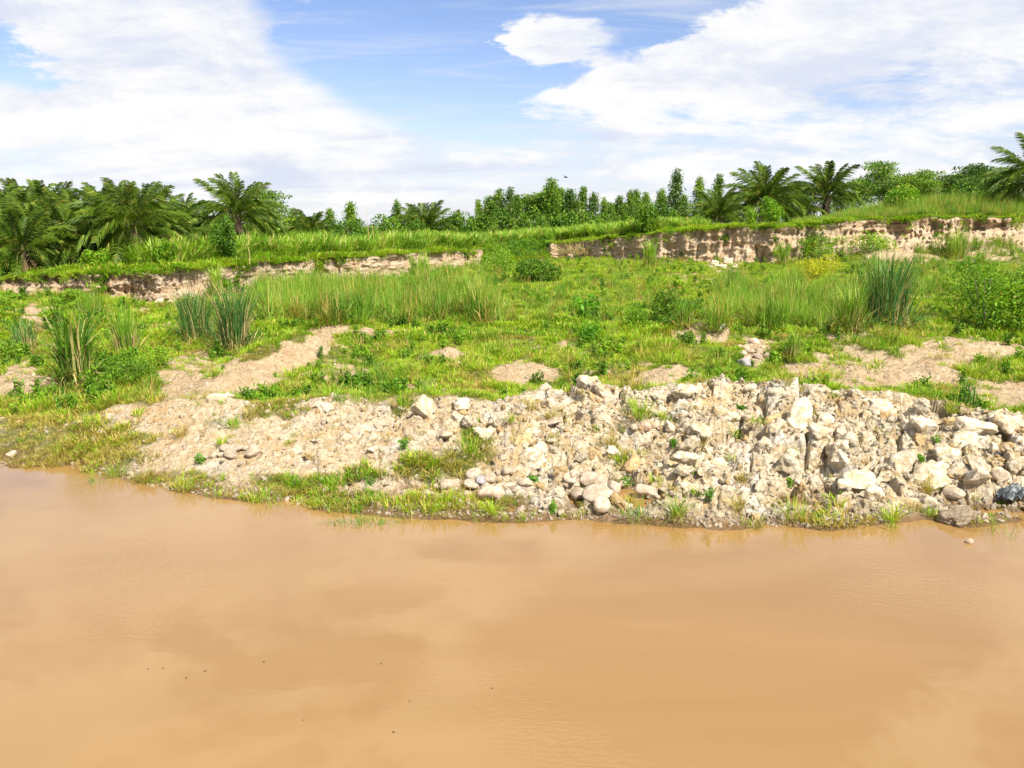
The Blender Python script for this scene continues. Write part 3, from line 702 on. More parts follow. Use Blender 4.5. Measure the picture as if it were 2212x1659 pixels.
def floor_scatter(n, ylo=None, yhi=None, power=-.6, smin=-.74, smax=.74):
    s = RNG.uniform(smin, smax, n); u = RNG.random(n)
    lo = shore(s) if ylo is None else np.full(n, ylo); hi = base(s)[0] + .3 if yhi is None else np.full(n, yhi)
    p = power + 2
    y = (lo ** p + u * (hi ** p - lo ** p)) ** (1 / p)
    return s, y
s_, y_ = floor_scatter(120000, power=-1.4)
z_ = floor_z(s_, y_, False); gm = grass_mask(s_, y_, z_); bk = bank_mask(s_, y_)
dens = (1 - sstep(y_, 40, 110) * .55) * (1 - .5 * (s_ < -.38) * (y_ < 30))
dryf = fbm(s_ * y_, y_, 3.0, 3, 180)
keep = (RNG.random(len(s_)) < gm ** 1.6 * dens) & (z_ > -.02)
olive = ((dryf > .42) | ((s_ < -.40) & (y_ < 31) & (RNG.random(len(s_)) < .7)) | ((bk > .3) & (RNG.random(len(s_)) < .7)))
def emit(name, m, protos, sc, label):
    scatter(name, np.stack([s_[m] * y_[m], y_[m], z_[m] - .02], 1), sc[m], protos, label, 'grass')
tall = .55 + .75 * sstep(fbm(s_ * y_, y_, 5, 3, 190), -.4, .6) + .3 * RNG.random(len(s_))
tall = tall * (1 - .5 * sstep(y_, base(s_)[0] - 9, base(s_)[0] - 2))
emit('meadow_grass', keep & ~olive & (y_ < 40), g_short, tall * .9, 'fresh green grass of the near meadow behind the rubble')
emit('far_meadow_grass', keep & ~olive & (y_ >= 40), g_far, tall * .8, 'green grass of the far meadow below the bluff')
emit('olive_grass', keep & olive, g_dry, tall * .8, 'olive and straw coloured grass at the bank and in drier spots')

bs, by = floor_scatter(60000, power=-1.4); bz = floor_z(bs, by, False); bm_ = (grass_mask(bs, by, bz) < .3) & (bank_mask(bs, by) < .3) & (RNG.random(60000) < .22) & (bz > .05)
scatter('earth_crumbs', np.stack([bs[bm_] * by[bm_], by[bm_], bz[bm_]], 1), .015 + .09 * RNG.random(bm_.sum()) ** 3, GP, 'pebbles and crumbs on the bare earth patches', 'pebbles', None, 1.)
# plateau: bright grass along the edge, cane field, reeds on the right
n_ = 20000; s_ = RNG.uniform(-.74, .74, n_); ye = base(s_)[0] + runout(s_); y_ = ye - .2 + RNG.exponential(4.0, n_)
z_ = np.where(y_ < ye, topz(s_) + .02, plateau_z(s_, y_)) - .03
tall = sstep(fbm(s_ * y_, y_, 2.5, 3, 250), -.5, .7)
scatter('plateau_grass', np.stack([s_ * y_, y_, z_], 1), (.35 + .9 * RNG.random(n_) ** 1.5) * (.5 + tall), g_edge + g_far[:2] + g_edge[:1], 'bright green grass along the plateau edge', 'grass')
n_ = 1000; s_ = RNG.uniform(-.74, .74, n_); ye = base(s_)[0] + runout(s_); k_ = sstep(fbm(s_ * ye, ye * 0, 2.0, 3, 290), -.2, .5); u = RNG.random(n_)
scatter('rim_grass', np.stack([s_ * ye, ye - .15 - .25 * u, topz(s_) - .05 - .5 * u * u * k_], 1), (.3 + .55 * RNG.random(n_)) * (.5 + .7 * k_), g_edge + g_far[:2] + g_weed[:2], 'grass and roots hanging over the bluff rim', 'grass', None, .8)
n_ = 9000; s_ = RNG.uniform(-.08, .06, n_); yb_ = base(s_)[0]; u = RNG.random(n_); ro = runout(s_)
ok = ro > 3; s_, yb_, u, ro = s_[ok], yb_[ok], u[ok], ro[ok]
y_ = yb_ + u * ro; zb_ = floor_z(s_, yb_ + .3, False); z_ = zb_ + u ** .9 * (topz(s_) - zb_) - .05
scatter('slope_grass', np.stack([s_ * y_, y_ - .1, z_], 1), .6 + 1.1 * RNG.random(len(s_)), g_edge[:2] + g_far[:3] + g_weed[:2], 'lush grass covering the slope that breaks the bluff', 'grass')

n_ = 3800; px_ = RNG.uniform(300, 1520, n_); s_ = (px_ - 1106) / F; ye = base(s_)[0] + runout(s_)
y_ = ye + 2.2 + 1.8 * fbm(s_ * ye, ye, 6, 2, 200) + RNG.random(n_) ** 1.5 * 34; z_ = plateau_z(s_, y_)
hh = (.72 + .55 * RNG.random(n_)) * (1 - .35 * sstep(px_, 1380, 1520))
scatter('cane_field', np.stack([s_ * y_, y_, z_ - .03], 1), hh, g_cane, 'sugar cane like tall grass field on the plateau', 'cane')
n_ = 4200; px_ = RNG.uniform(1700, 2420, n_); s_ = (px_ - 1106) / F; ye = base(s_)[0] + runout(s_)
y_ = ye + 1.0 + RNG.random(n_) ** 1.3 * 26; z_ = plateau_z(s_, y_)
hh = (.8 + .9 * RNG.random(n_)) * (.35 + .8 * sstep(px_, 1720, 2000)) * (.5 + .65 * sstep(y_ - ye, 0, 9))
scatter('plateau_reeds', np.stack([s_ * y_, y_, z_ - .03], 1), hh, g_reed, 'tall reeds on the plateau above the right part of the bluff', 'reeds')
def reed_patch(name, cells, label):
    P, Sx = [], []
    for px0, px1, py0, py1, n, h0, h1 in cells:
        for _ in range(n):
            a, b = RNG.uniform(px0, px1), RNG.uniform(py0, py1)
            b = py0 + (py1 - py0) * min(1, max(0, (b - py0) / (py1 - py0) + .35 * float(perlin(np.array(a / 60.), np.array(py0 * 1.), 270))))
            x, y, z = hit(a, b); P.append((x, y, z - .03)); Sx.append(RNG.uniform(h0, h1) / 1.7 * (1 + .4 * float(fbm(np.array(x), np.array(y), 2.5, 2, 272))))
    scatter(name, np.array(P), np.array(Sx), g_reed, label, 'reeds')
reed_patch('reed_bed', [(545, 1075, 640, 702, 600, 1.4, 2.5), (560, 1000, 612, 650, 200, 1.2, 1.9), (900, 1060, 575, 640, 120, 1., 1.6)], 'dense bed of tall reeds with dry stalks in the middle of the meadow')
reed_patch('sparse_reeds', [(1060, 1420, 590, 700, 260, .6, 1.3), (1540, 1860, 620, 715, 420, 1.1, 2.0), (1960, 2212, 600, 640, 90, 1., 1.6), (1200, 1560, 700, 770, 60, .4, .8), (1850, 2212, 560, 600, 120, .8, 1.4),
                            (1980, 2212, 500, 560, 70, 1.0, 2.0), (700, 960, 770, 870, 40, .4, .9)], 'loose reeds scattered over the meadow')

# taller tufts and weeds that break up the meadow
g_tall = [proto('tall_tuft%d' % k, grass_mesh('tall_tuft', M_GRASS, blades(60, .7, .30, .022, .3, 1.3, 4))) for k in range(3)] + [proto('tall_tuft_d%d' % k, grass_mesh('tall_tuft', M_DRYG, blades(40, .7, .28, .02, .22, .8, 4))) for k in range(1)]
s_, y_ = floor_scatter(16000, power=-1.2); z_ = floor_z(s_, y_, False); gm = grass_mask(s_, y_, z_); bk = bank_mask(s_, y_)
cl = fbm(s_ * y_, y_, 2.6, 3, 230); base_k = (RNG.random(len(s_)) < gm ** 2) & (bk < .2) & (y_ > 24.5)
m1 = base_k & (cl > .14); m2 = base_k & (cl < -.05)
scatter('meadow_weeds', np.stack([s_[m1] * y_[m1], y_[m1], z_[m1] - .03], 1), (.4 + 1.0 * RNG.random(len(s_)) ** 2)[m1], g_weed, 'leafy weeds growing through the meadow', 'weeds')
scatter('tall_meadow_grass', np.stack([s_[m2] * y_[m2], y_[m2], z_[m2] - .03], 1), (.4 + .9 * RNG.random(len(s_)) ** 1.5)[m2], g_tall, 'taller grass patches of the meadow', 'grass')
# growth on the bluff face
n_ = 2600; s_ = RNG.uniform(-.74, .74, n_); yb_ = base(s_)[0]; u = RNG.random(n_) ** .7; ro = runout(s_)
zb_ = floor_z(s_, yb_ + .3, False); y_ = yb_ - .25 + u * ro; z_ = zb_ + u * (topz(s_) - zb_)
m1 = fbm(s_ * yb_, z_, 2.2, 3, 240) > .38
scatter('bluff_growth', np.stack([s_[m1] * y_[m1], y_[m1], z_[m1]], 1), .5 + .8 * RNG.random(m1.sum()), g_far + g_weed[:3], 'weeds and grass hanging on the bluff face', 'weeds', None, .5)

# ------------------------------------------------------------------ tall grass clumps as things
def clump(px, pyb, pyt, wpx, label, mat=M_ELEPH, n=260, bw=.045, droop=1.5, dry=60):
    x, y, z = hit(px, pyb); k = math.hypot(y, CAMZ - z) / F
    h = (pyb - pyt) * k * 1.22; rad = wpx * k * .5
    t = thing('tall_grass_clump', (x, y, z - .05), label, 'tall grass', 'tall grass clumps')
    link('leaves', grass_mesh('leaves', mat, blades(n, h, rad * .45, bw, .13, droop, 8, .5, up=.35), blades(n // 2, h * .6, rad * .7, bw, .35, droop, 6, .5)), t)
    if dry > 20: link('stalks', grass_mesh('stalks', M_STEM, blades(dry, h * .55, rad * .5, .035, .12, .3, 3, .4)), t)
    if dry > 40: link('dry_leaves', grass_mesh('dry_leaves', M_DRYG, blades(dry, h * .5, rad * .75, .035, .4, 2.2, 5, .5)), t)
    return t
clump(168, 828, 668, 110, 'tall cane like clump with broad arching leaves standing alone on the left slope', M_CANED, 150, .075, 2.6, 60)
clump(55, 755, 690, 90, 'low bluish grass clump on the bare patch at the left', n=120)
clump(275, 772, 652, 80, 'thin straw stalked clump between the cane clump and the blue grass pair', M_REED, 170, .03, .9, 70)
clump(200, 692, 625, 95, 'short green clump at the foot of the bluff', M_REED, 200, .04)
clump(425, 742, 628, 120, 'bluish tall grass clump, wider one of the pair on the sandy ground', n=420, bw=.035)
clump(508, 762, 622, 110, 'bluish tall grass clump with straw skirt, one of the pair on the sandy ground', n=420, bw=.035, dry=110)
clump(1910, 722, 556, 165, 'biggest dark green tall grass clump beside the leafy thicket', n=480, bw=.05, dry=90)
clump(1838, 716, 604, 90, 'slender grass clump leaning against the biggest dark clump', M_REED, 200, .035)
clump(1405, 578, 518, 46, 'bright green clump growing against the middle of the bluff face', M_CANE, 110, .07)
clump(1690, 572, 520, 50, 'bright clump at the foot of the bluff beside the round leafy shrub', M_CANE, 100, .06)
clump(2065, 560, 492, 70, 'grass clump on the slumped earth below the bluff', M_REED, 150, .05)
clump(1480, 705, 640, 60, 'fine upright grass beside the dark round shrub in the meadow', M_REED, 130, .035)
clump(470, 640, 570, 40, 'narrow grass clump hanging in a gully of the bluff', M_CANE, 90, .06)
clump(910, 608, 545, 90, 'broad leaved clump in front of the bluff end', M_CANE, 150, .07)
clump(1710, 775, 715, 50, 'dark bristly clump beside the meadow stone pile', M_REED, 120, .03)
clump(2090, 875, 822, 70, 'sparse rushes on the damp ledge at the right', M_ELEPH, 40, .03, .5, 8)
clump(1550, 575, 545, 24, 'thin reed clump among the fallen pale blocks', M_REED, 60, .03)

TUFTS = ((1385, 905, 60, 50), (1515, 975, 36, 36), (1715, 1118, 90, 46), (873, 890, 60, 50), (1693, 838, 54, 34), (1830, 968, 44, 20), (1372, 1126, 80, 44), (1590, 1105, 44, 34), (1465, 1118, 36, 48),
         (1345, 1062, 40, 14), (1605, 1040, 36, 16), (640, 1062, 60, 36), (505, 925, 36, 26), (540, 905, 40, 30), (190, 925, 70, 36), (1290, 1080, 34, 20), (1320, 970, 40, 30), (400, 1058, 60, 34), (250, 1030, 70, 34),
         (310, 1040, 60, 34), (960, 1085, 70, 30), (1060, 1112, 60, 34), (1190, 905, 40, 24), (1015, 985, 60, 50), (1100, 925, 30, 20), (2000, 1070, 24, 40), (1930, 1130, 16, 50), (2060, 905, 50, 30), (1150, 885, 40, 22), (560, 1080, 80, 30),
         (700, 1095, 70, 26), (390, 945, 30, 24), (480, 960, 24, 20), (1430, 905, 30, 18), (1740, 1130, 30, 26), (930, 1110, 70, 30), (620, 1040, 40, 26), (1360, 1090, 24, 20))
for i, (px, py, w_, h_) in enumerate(TUFTS):
    x, y, z = hit(px, py); k = math.hypot(y, CAMZ - z) / F
    mat = M_DRYG if i % 3 == 1 else M_GRASS
    me = grass_mesh('grass_tuft', mat, blades(70, h_ * k * 1.5, w_ * k * .28, .016, .45, 1.2, 4))
    tag(link('grass_tuft', me, None, (x, y, z - .03)), 'straw green grass tuft rooted in the bank above the water' if i % 3 == 1 else 'fresh green grass tuft rooted in the bank above the water', 'grass tuft',
        'straw green tufts on the bank' if i % 3 == 1 else 'fresh green tufts on the bank')

# ------------------------------------------------------------------ shrubs
def bush_mesh(w_, d_, h_, n, leaf, mat, hang=.1, lobes=9, rng=None, aspect=.5):
    r = rng or RNG; C, O = [], []
    lc = r.uniform(-1, 1, (lobes, 3)) * np.array([.62, .62, .3]) + np.array([0, 0, .55]); lr = r.uniform(.28, .48, lobes)
    lc[0] = (0, 0, .5); lr[0] = .5
    for i in range(lobes):
        m = int(n * lr[i] ** 2 / (lr ** 2).sum())
        d = r.normal(0, 1, (m, 3)); d /= np.linalg.norm(d, axis=1)[:, None]
        C.append(lc[i] + d * (lr[i] * (.45 + .6 * r.random(m) ** .5))[:, None]); O.append(d)
    C, O = np.concatenate(C), np.concatenate(O)
    C = C * np.array([w_ / 1.9, d_ / 1.9, h_ / 1.0]); C[:, 2] = np.abs(C[:, 2])
    v, q, a, b = leaves(C, leaf, aspect, hang, r, O)
    return mesh_np('foliage', v, q, mat, {'rnd': a, 'along': b})
def stems_mesh(h_, rad, n, mat, r0=.03):
    P = []
    for _ in range(n):
        a = RNG.uniform(0, 6.28); rr_ = rad * RNG.random()
        P.append(tube([(0.1 * rr_ * math.cos(a), .1 * rr_ * math.sin(a), 0), (.4 * rr_ * math.cos(a), .4 * rr_ * math.sin(a), h_ * .4), (rr_ * math.cos(a), rr_ * math.sin(a), h_ * .85)], [r0, r0 * .7, r0 * .3], 5))
    v, q, a, b = join(P); return mesh_np('stems', v, q, mat)
def shrub(loc, w_, h_, label, mat=M_BUSH, n=2200, leaf=.16, name='leafy_shrub', group=None, cat='shrub', hang=.1):
    t = thing(name, (loc[0], loc[1], loc[2] - .05), label, cat, group, RNG.uniform(0, 6))
    link('foliage', bush_mesh(w_, w_ * .85, h_, n, leaf, mat, hang), t)
    link('stems', stems_mesh(h_, w_ * .4, 7, M_BARK, max(.012, h_ * .012)), t); return t
def shrub_px(px, pyb, pyt, wpx, label, **kw):
    x, y, z = hit(px, pyb); k = math.hypot(y, CAMZ - z) / F
    return shrub((x, y, z), wpx * k, (pyb - pyt) * k, label, **kw)
def shrub_pl(px, y, pyt, wpx, label, **kw):
    if y < 10: s_e = np.array((px - 1106) / F); y = float(base(s_e)[0] + runout(s_e)) + y
    x, y, z = on_plateau(px, y); top = CAMZ + ray(px, pyt)[1] * y
    return shrub((x, y, z), wpx * y / F, max(top - z, .8), label, **kw)
shrub_px(1170, 612, 566, 160, 'wide dark green bush below the grassy break in the bluff', mat=M_BUSHD, n=4200, leaf=.2)
shrub_px(1090, 590, 545, 100, 'low green bush beside the wide dark bush', n=2200, leaf=.18)
shrub_px(1450, 706, 628, 92, 'dark round shrub in the middle of the meadow', mat=M_BUSHD, n=3000, leaf=.13)
shrub_px(1370, 712, 660, 90, 'loose green shrub beside the dark round shrub', n=1500, leaf=.12)
shrub_px(2120, 716, 578, 220, 'big leafy green thicket at the right beside the biggest grass clump', n=7000, leaf=.16)
shrub_px(2200, 716, 600, 130, 'green thicket behind the big leafy thicket', mat=M_BUSHD, n=3500, leaf=.16)
shrub_px(1768, 556, 494, 110, 'light green round shrub against the right bluff', n=3600, leaf=.2)
shrub_px(1755, 606, 560, 130, 'low shrub covered in yellow blossom', mat=M_BUSHY, n=3400, leaf=.15)
shrub_px(1880, 540, 500, 110, 'green creeper on the slumped earth under the bluff rim', n=1800, leaf=.22)
shrub_px(1272, 740, 698, 60, 'small broad leaved herb bush in the meadow', mat=M_HERB, n=500, leaf=.16)
shrub_px(1265, 690, 640, 60, 'castor like plant with a few yellow leaves', mat=M_HERB, n=160, leaf=.34)
shrub_px(280, 832, 775, 130, 'dense low green mat below the straw stalked clump', mat=M_BUSHD, n=2600, leaf=.09)
shrub_px(340, 790, 745, 70, 'small green mat beside the blue grass pair', mat=M_BUSH, n=1200, leaf=.09)
shrub_px(150, 650, 622, 70, 'weedy growth over the low cut at the left of the bluff', n=900, leaf=.14)
shrub_px(20, 652, 632, 60, 'weedy growth at the left end of the bluff', n=700, leaf=.14)
for px, py, w_, h_ in ((872, 968, 34, 22), (870, 1025, 30, 20), (430, 1004, 32, 24), (1455, 975, 26, 18), (640, 1052, 44, 26), (1350, 1048, 34, 18), (1600, 885, 22, 12), (1150, 1042, 30, 18), (800, 1045, 50, 20), (1990, 1000, 20, 14), (1530, 1100, 30, 30), (1195, 1108, 22, 26), (2020, 962, 20, 12), (1705, 1052, 14, 18)):
    shrub_px(px, py, py - h_, w_, 'small bright leafy herb sprouting on the rubble bank', mat=M_HERB, n=160, leaf=.07, name='leafy_herb', group='leafy herbs on the rubble bank', cat='herb')
shrub_pl(1393, 1.3, 434, 54, 'round dark shrub standing alone at the bluff rim', mat=M_BUSHD, n=4500, leaf=.26)
shrub_pl(490, 2.0, 478, 80, 'conical dark green bush at the rim in front of the lone palm', mat=M_BUSHD, n=3200, leaf=.2)
shrub_pl(375, 1.8, 522, 60, 'light green sapling bush beside the palm grove', n=1600, leaf=.18)
shrub_pl(215, 1.8, 540, 90, 'rounded green bush under the palm grove', n=2400, leaf=.18)
shrub_pl(25, 1.5, 552, 90, 'dark bush at the left end under the palms', mat=M_BUSHD, n=2400, leaf=.18)
shrub_pl(775, 84, 476, 90, 'dark dense bush under the conical tree', mat=M_BUSHD, n=3200, leaf=.24)
shrub_pl(1655, 3.5, 432, 60, 'light yellow green sapling at the rim before the right palms', mat=M_BUSH, n=1800, leaf=.24)
shrub_pl(1610, 2.5, 450, 50, 'small yellow green shrub beside the light sapling', mat=M_BUSH, n=1400, leaf=.22)
shrub_pl(1920, 104, 402, 90, 'bushy growth behind the reeds on the right plateau', n=2600, leaf=.3)
for px, yy, top, w_ in ((560, 92, 480, 110), (640, 100, 478, 120), (700, 104, 476, 120), (820, 118, 476, 100), (900, 126, 472, 120), (985, 130, 468, 110), (430, 84, 478, 120), (300, 78, 480, 140), (180, 76, 490, 150), (60, 74, 490, 150), (1560, 128, 440, 120), (1700, 130, 425, 120), (1800, 130, 410, 120), (2040, 122, 395, 130), (2150, 118, 392, 130)):
    shrub_pl(px, yy, top, w_, 'dark undergrowth bush filling the gaps behind the palms', mat=M_BUSHD, n=1800, leaf=.38, name='undergrowth_bush', group='undergrowth behind the palms')

for px in range(1030, 1520, 34):
    shrub_pl(px, 150 + 5 * math.sin(px), 462 - 8 * math.sin(px * .7), 60, 'low bush filling the foot of the eucalyptus row', mat=M_BUSHD, n=1000, leaf=.5, name='undergrowth_bush', group='undergrowth of the eucalyptus row')
# dry brush hanging over the rim
s0 = (1265 - 1106) / F; yb0, zt0 = float(base(np.array(s0))[0]), float(topz(np.array(s0)))
t = thing('dry_brush', (s0 * yb0, yb0 + .1, zt0 - 1.7), 'tangle of dry brown brushwood hanging over the middle of the bluff', 'brushwood')
v, q, a, b = blades(420, 2.6, 2.6, .05, .6, 1.9, 5, .6); v[:, 1] *= .3; v[:, 0] *= 1.5
link('twigs', mesh_np('twigs', v, q, M_TWIG, {'rnd': a, 'along': b}), t)

# ------------------------------------------------------------------ trees
def make_tree(kind, seed, mat):
    """unit: 8 m tall; trunk + crown meshes"""
    r = np.random.default_rng(seed); H = 8.0; T, C = [], []
    bend = r.uniform(-.3, .3, 2)
    tp = [(bend[0] * (i / 6) ** 2, bend[1] * (i / 6) ** 2, H * .95 * i / 6) for i in range(7)]
    T.append(tube(tp, [.15 * (1 - .85 * i / 6) + .01 for i in range(7)], 7))
    n = {'euc': 46, 'cone': 60, 'umb': 34}[kind]
    for i in range(n):
        f = {'euc': .05 + .93 * (i / n), 'cone': .10 + .88 * (i / n), 'umb': .40 + .58 * (i / n)}[kind]
        a = i * 2.4 + r.uniform(-.4, .4)
        if kind == 'euc': L = 1.75 * (1.03 - f) ** .75 * r.uniform(.55, 1.2)
        elif kind == 'cone': L = 1.9 * (1.02 - f) ** .8 * r.uniform(.7, 1.1)
        else: L = r.uniform(1.4, 3.4) * (1.15 - .55 * f)
        up = {'euc': .75, 'cone': .55, 'umb': .28}[kind]
        z0 = H * f * .93; c = np.array([bend[0] * f * f, bend[1] * f * f, z0])
        d = np.array([math.cos(a), math.sin(a), up]); tip = c + d * L
        T.append(tube([c, c + d * L * .5 + (0, 0, .05), tip], [.04, .025, .01], 4))
        m = {'euc': 52, 'cone': 48, 'umb': 120}[kind]
        for q_ in ((.55, .5), (1.0, .5)):
            cc = c + d * L * q_[0]
            sc = {'euc': (.36, .36, .5), 'cone': (.42, .42, .4), 'umb': (.75, .75, .16)}[kind]
            C.append(cc + np.clip(r.normal(0, 1, (int(m * q_[1]), 3)), -1.5, 1.5) * np.array(sc))
    C.append(np.array([bend[0], bend[1], H * .95]) + r.normal(0, 1, (60, 3)) * np.array({'euc': (.22, .22, .5), 'cone': (.2, .2, .4), 'umb': (.7, .7, .15)}[kind]))
    C = np.concatenate(C); C[:, 2] = np.maximum(C[:, 2], .3)
    C = C[C[:, 2] < H * 1.03]
    v, q, a, b = leaves(C, .36, .42, {'euc': .8, 'cone': .2, 'umb': 0}[kind], r)
    tv, tq, _, _ = join(T)
    return mesh_np('trunk', tv, tq, M_BARK), mesh_np('crown', v, q, mat, {'rnd': a, 'along': b})
M_EUCD = leaf_mat('dark_eucalyptus_leaves', (.024, .075, .008), (.11, .20, .025), (.2, .22, .04), .1, .25)
EUC = [make_tree('euc', 400 + k, (M_EUC, M_EUCD, M_TREE)[k % 3]) for k in range(7)]; CONE = [make_tree('cone', 420 + k, M_TREE) for k in range(2)]; UMB = [make_tree('umb', 440 + k, (M_TREE, M_EUC, M_EUCD)[k]) for k in range(3)]
def tree(px, y, pyt, me, label, cat='tree', group=None, name='slender_tree', wide=1.0):
    x, y, z = on_plateau(px, y); h = CAMZ + ray(px, pyt)[1] * y - z; k = h / 8.1
    t = thing(name, (x, y, z - .1), label, cat, group, RNG.uniform(0, 6.28)); t.scale = (k * wide, k * wide, k)
    link('trunk', me[0], t); link('crown', me[1], t); return t
EL = 'slender dark eucalyptus in the tree row beyond the cane field'
for px, top in ((1032, 418), (1052, 412), (1078, 408), (1100, 402), (1122, 410), (1140, 424), (1158, 398), (1180, 384), (1202, 402), (1224, 394), (1250, 404), (1275, 408), (1300, 412), (1328, 406), (1352, 400), (1372, 410),
                (1386, 398), (1414, 402), (1472, 418), (1240, 418), (1110, 420), (1190, 412), (1310, 420), (1065, 424), (1340, 420), (1430, 420)):
    tree(px + RNG.uniform(-6, 6), 158 + RNG.uniform(-10, 16), top + RNG.uniform(-4, 16), (EUC + UMB[1:])[RNG.integers(9)], EL, 'tree', 'eucalyptus row beyond the cane', 'eucalyptus', RNG.uniform(.75, 1.5))
tree(1450, 150, 364, EUC[1], 'tallest slim eucalyptus standing free between the row and the right palms', name='eucalyptus', wide=.95)
tree(1500, 150, 380, EUC[2], 'pale eucalyptus behind the lowest right palm, left one of two', name='eucalyptus', wide=.9)
tree(1538, 150, 374, EUC[3], 'pale eucalyptus behind the lowest right palm, right one of two', name='eucalyptus', wide=.9)
tree(862, 135, 430, EUC[0], 'narrow dark eucalyptus beside the far low palm', name='eucalyptus', wide=.9)
tree(990, 140, 452, EUC[4], 'small rounded tree between the far low palm and the eucalyptus row', wide=1.3)
tree(890, 140, 446, EUC[2], 'small dark tree behind the far low palm', wide=1.2)
tree(765, 90, 433, CONE[0], 'conical light green tree standing free in the gap between palms', name='conical_tree', wide=1.0)
tree(722, 105, 448, EUC[3], 'small slim tree behind the gap palms', wide=1.2)
tree(645, 105, 448, EUC[1], 'small tree beside the gap palms', wide=1.2)
tree(592, 84, 404, UMB[0], 'flat layered yellow green tree behind the lone palm', name='layered_tree', wide=.95)
tree(1880, 132, 342, UMB[1], 'tallest flat topped layered tree behind the right reeds', name='layered_tree', wide=.85)
for px, yy, top, k in ((1965, 136, 364, 0), (2080, 136, 350, 2), (2118, 138, 356, 1), (2020, 140, 372, 2), (1925, 140, 378, 0), (1838, 140, 380, 1), (2050, 142, 368, 0), (1900, 128, 386, 2), (1985, 128, 382, 1), (2065, 126, 378, 2), (2140, 128, 374, 1), (1945, 150, 372, 2), (2100, 150, 362, 0)):
    tree(px, yy, top, UMB[k], 'broad layered tree in the tree line behind the right reeds', 'tree', 'layered trees behind the right reeds', 'layered_tree', .95)
# pale bare stalks in front of the gap
for px, top in ((800, 447), (811, 472), (545, 525)):
    x, y, z = on_plateau(px, 82 if px > 600 else 61); h = CAMZ + ray(px, top)[1] * y - z
    v, q, a, b = tube([(0, 0, 0), (.05, 0, h * .5), (-.12, 0, h)], [.045, .035, .012], 6)
    o = link('dead_stalk', mesh_np('dead_stalk', v, q, M_STEM), None, (x, y, z), (0, 0, 0))
    tag(o, 'bare straw coloured dead stalk rising from the cane', 'stalk', 'dead stalks in the cane')

# ------------------------------------------------------------------ palms
def frond_mesh(k, droop, L=4.6, mat=None):
    """frond along +X from the origin, arching down; rib and leaflets"""
    r = np.random.default_rng(500 + k); n = 14; t = np.linspace(0, 1, n)
    ang = -droop * t ** 1.5; dx_, dz_ = np.cos(ang), np.sin(ang)
    X = np.concatenate([[0], np.cumsum(dx_[1:] * L / (n - 1))]); Zr = np.concatenate([[0], np.cumsum(dz_[1:] * L / (n - 1))])
    path = np.stack([X, X * 0, Zr], 1)
    rib = tube(path, .055 * (1 - .9 * t) + .008, 5)
    m = 54; tt = np.repeat(np.linspace(.16, 1.0, m), 2) + r.normal(0, .006, 2 * m); side = np.tile([1, -1], m); tt = np.clip(tt, 0, 1)
    px_, pz_ = np.interp(tt, t, X), np.interp(tt, t, Zr); an = np.interp(tt, t, ang)
    ln = (.40 + .95 * np.sin(np.pi * np.clip(tt * .92 + .04, 0, 1)) ** .7) * r.uniform(.85, 1.1, 2 * m) * L / 4.6
    sw = .75 - .35 * tt                                  # forward sweep
    lift = r.uniform(-.1, .5, 2 * m)
    fwd = np.stack([np.cos(an), 0 * an, np.sin(an)], 1); upv = np.stack([-np.sin(an), 0 * an, np.cos(an)], 1); sd = np.stack([0 * an, side, 0 * an], 1)
    d1 = fwd * (sw * 1.1)[:, None] + sd * .68 + upv * lift[:, None]; d1 /= np.linalg.norm(d1, axis=1)[:, None]
    d2 = d1 * .45 + np.array([0, 0, -1.0]); d2 /= np.linalg.norm(d2, axis=1)[:, None]
    p0 = np.stack([px_, 0 * px_, pz_], 1); p1 = p0 + d1 * (ln * .42)[:, None]; p2 = p1 + d2 * (ln * .58)[:, None]
    wv_ = fwd * .5 + upv * .35 * side[:, None] * 0 + np.array([0, 0, .25]); wv_ /= np.linalg.norm(wv_, axis=1)[:, None]
    w0 = .044 * L / 4.6
    v = np.stack([p0 - wv_ * w0 * .7, p0 + wv_ * w0 * .7, p1 - wv_ * w0, p1 + wv_ * w0, p2 - wv_ * w0 * .15, p2 + wv_ * w0 * .15], 1).reshape(-1, 3)
    i6 = np.arange(2 * m)[:, None] * 6
    q = np.concatenate([i6 + np.array([0, 1, 3, 2]), i6 + np.array([2, 3, 5, 4])])
    rn = np.repeat(r.random(2 * m), 6); al = np.tile([0, 0, .5, .5, 1, 1], 2 * m)
    V_ = np.concatenate([v, rib[0]]); Q_ = np.concatenate([q, rib[1] + len(v)])
    me = mesh_np('frond', V_, Q_, [mat or M_PALM, M_RACH], {'rnd': np.concatenate([rn, np.zeros(len(rib[0]))]), 'along': np.concatenate([al, np.ones(len(rib[0]))])})
    mi = np.zeros(len(Q_), np.int32); mi[len(q):] = 1; me.polygons.foreach_set('material_index', mi)
    return me
FR = {'up': [frond_mesh(k, .6) for k in range(3)], 'mid': [frond_mesh(4 + k, 1.15) for k in range(3)], 'low': [frond_mesh(8 + k, 1.5) for k in range(3)], 'dry': [frond_mesh(12, 1.3, 3.6, M_PALMDRY)]}
def palm_trunk(h):
    n = 12; P = [tube([(0, 0, -.2 + (h + .3) * i / n) for i in range(n + 1)], [.34 + .10 * (i % 2) - .05 * i / n for i in range(n + 1)], 10)]
    for i in range(26):                                  # old leaf bases
        a = i * 2.4; z0 = h * (i / 26) * .95; c = np.array([math.cos(a), math.sin(a), 0])
        P.append(tube([c * .28 + (0, 0, z0), c * .52 + (0, 0, z0 + .28), c * .60 + (0, 0, z0 + .5)], [.11, .08, .03], 4))
    v, q, _, _ = join(P); return mesh_np('trunk', v, q, M_PBARK)
TRUNK = {h: palm_trunk(h) for h in (1.3, 2.0, 2.8, 3.6)}
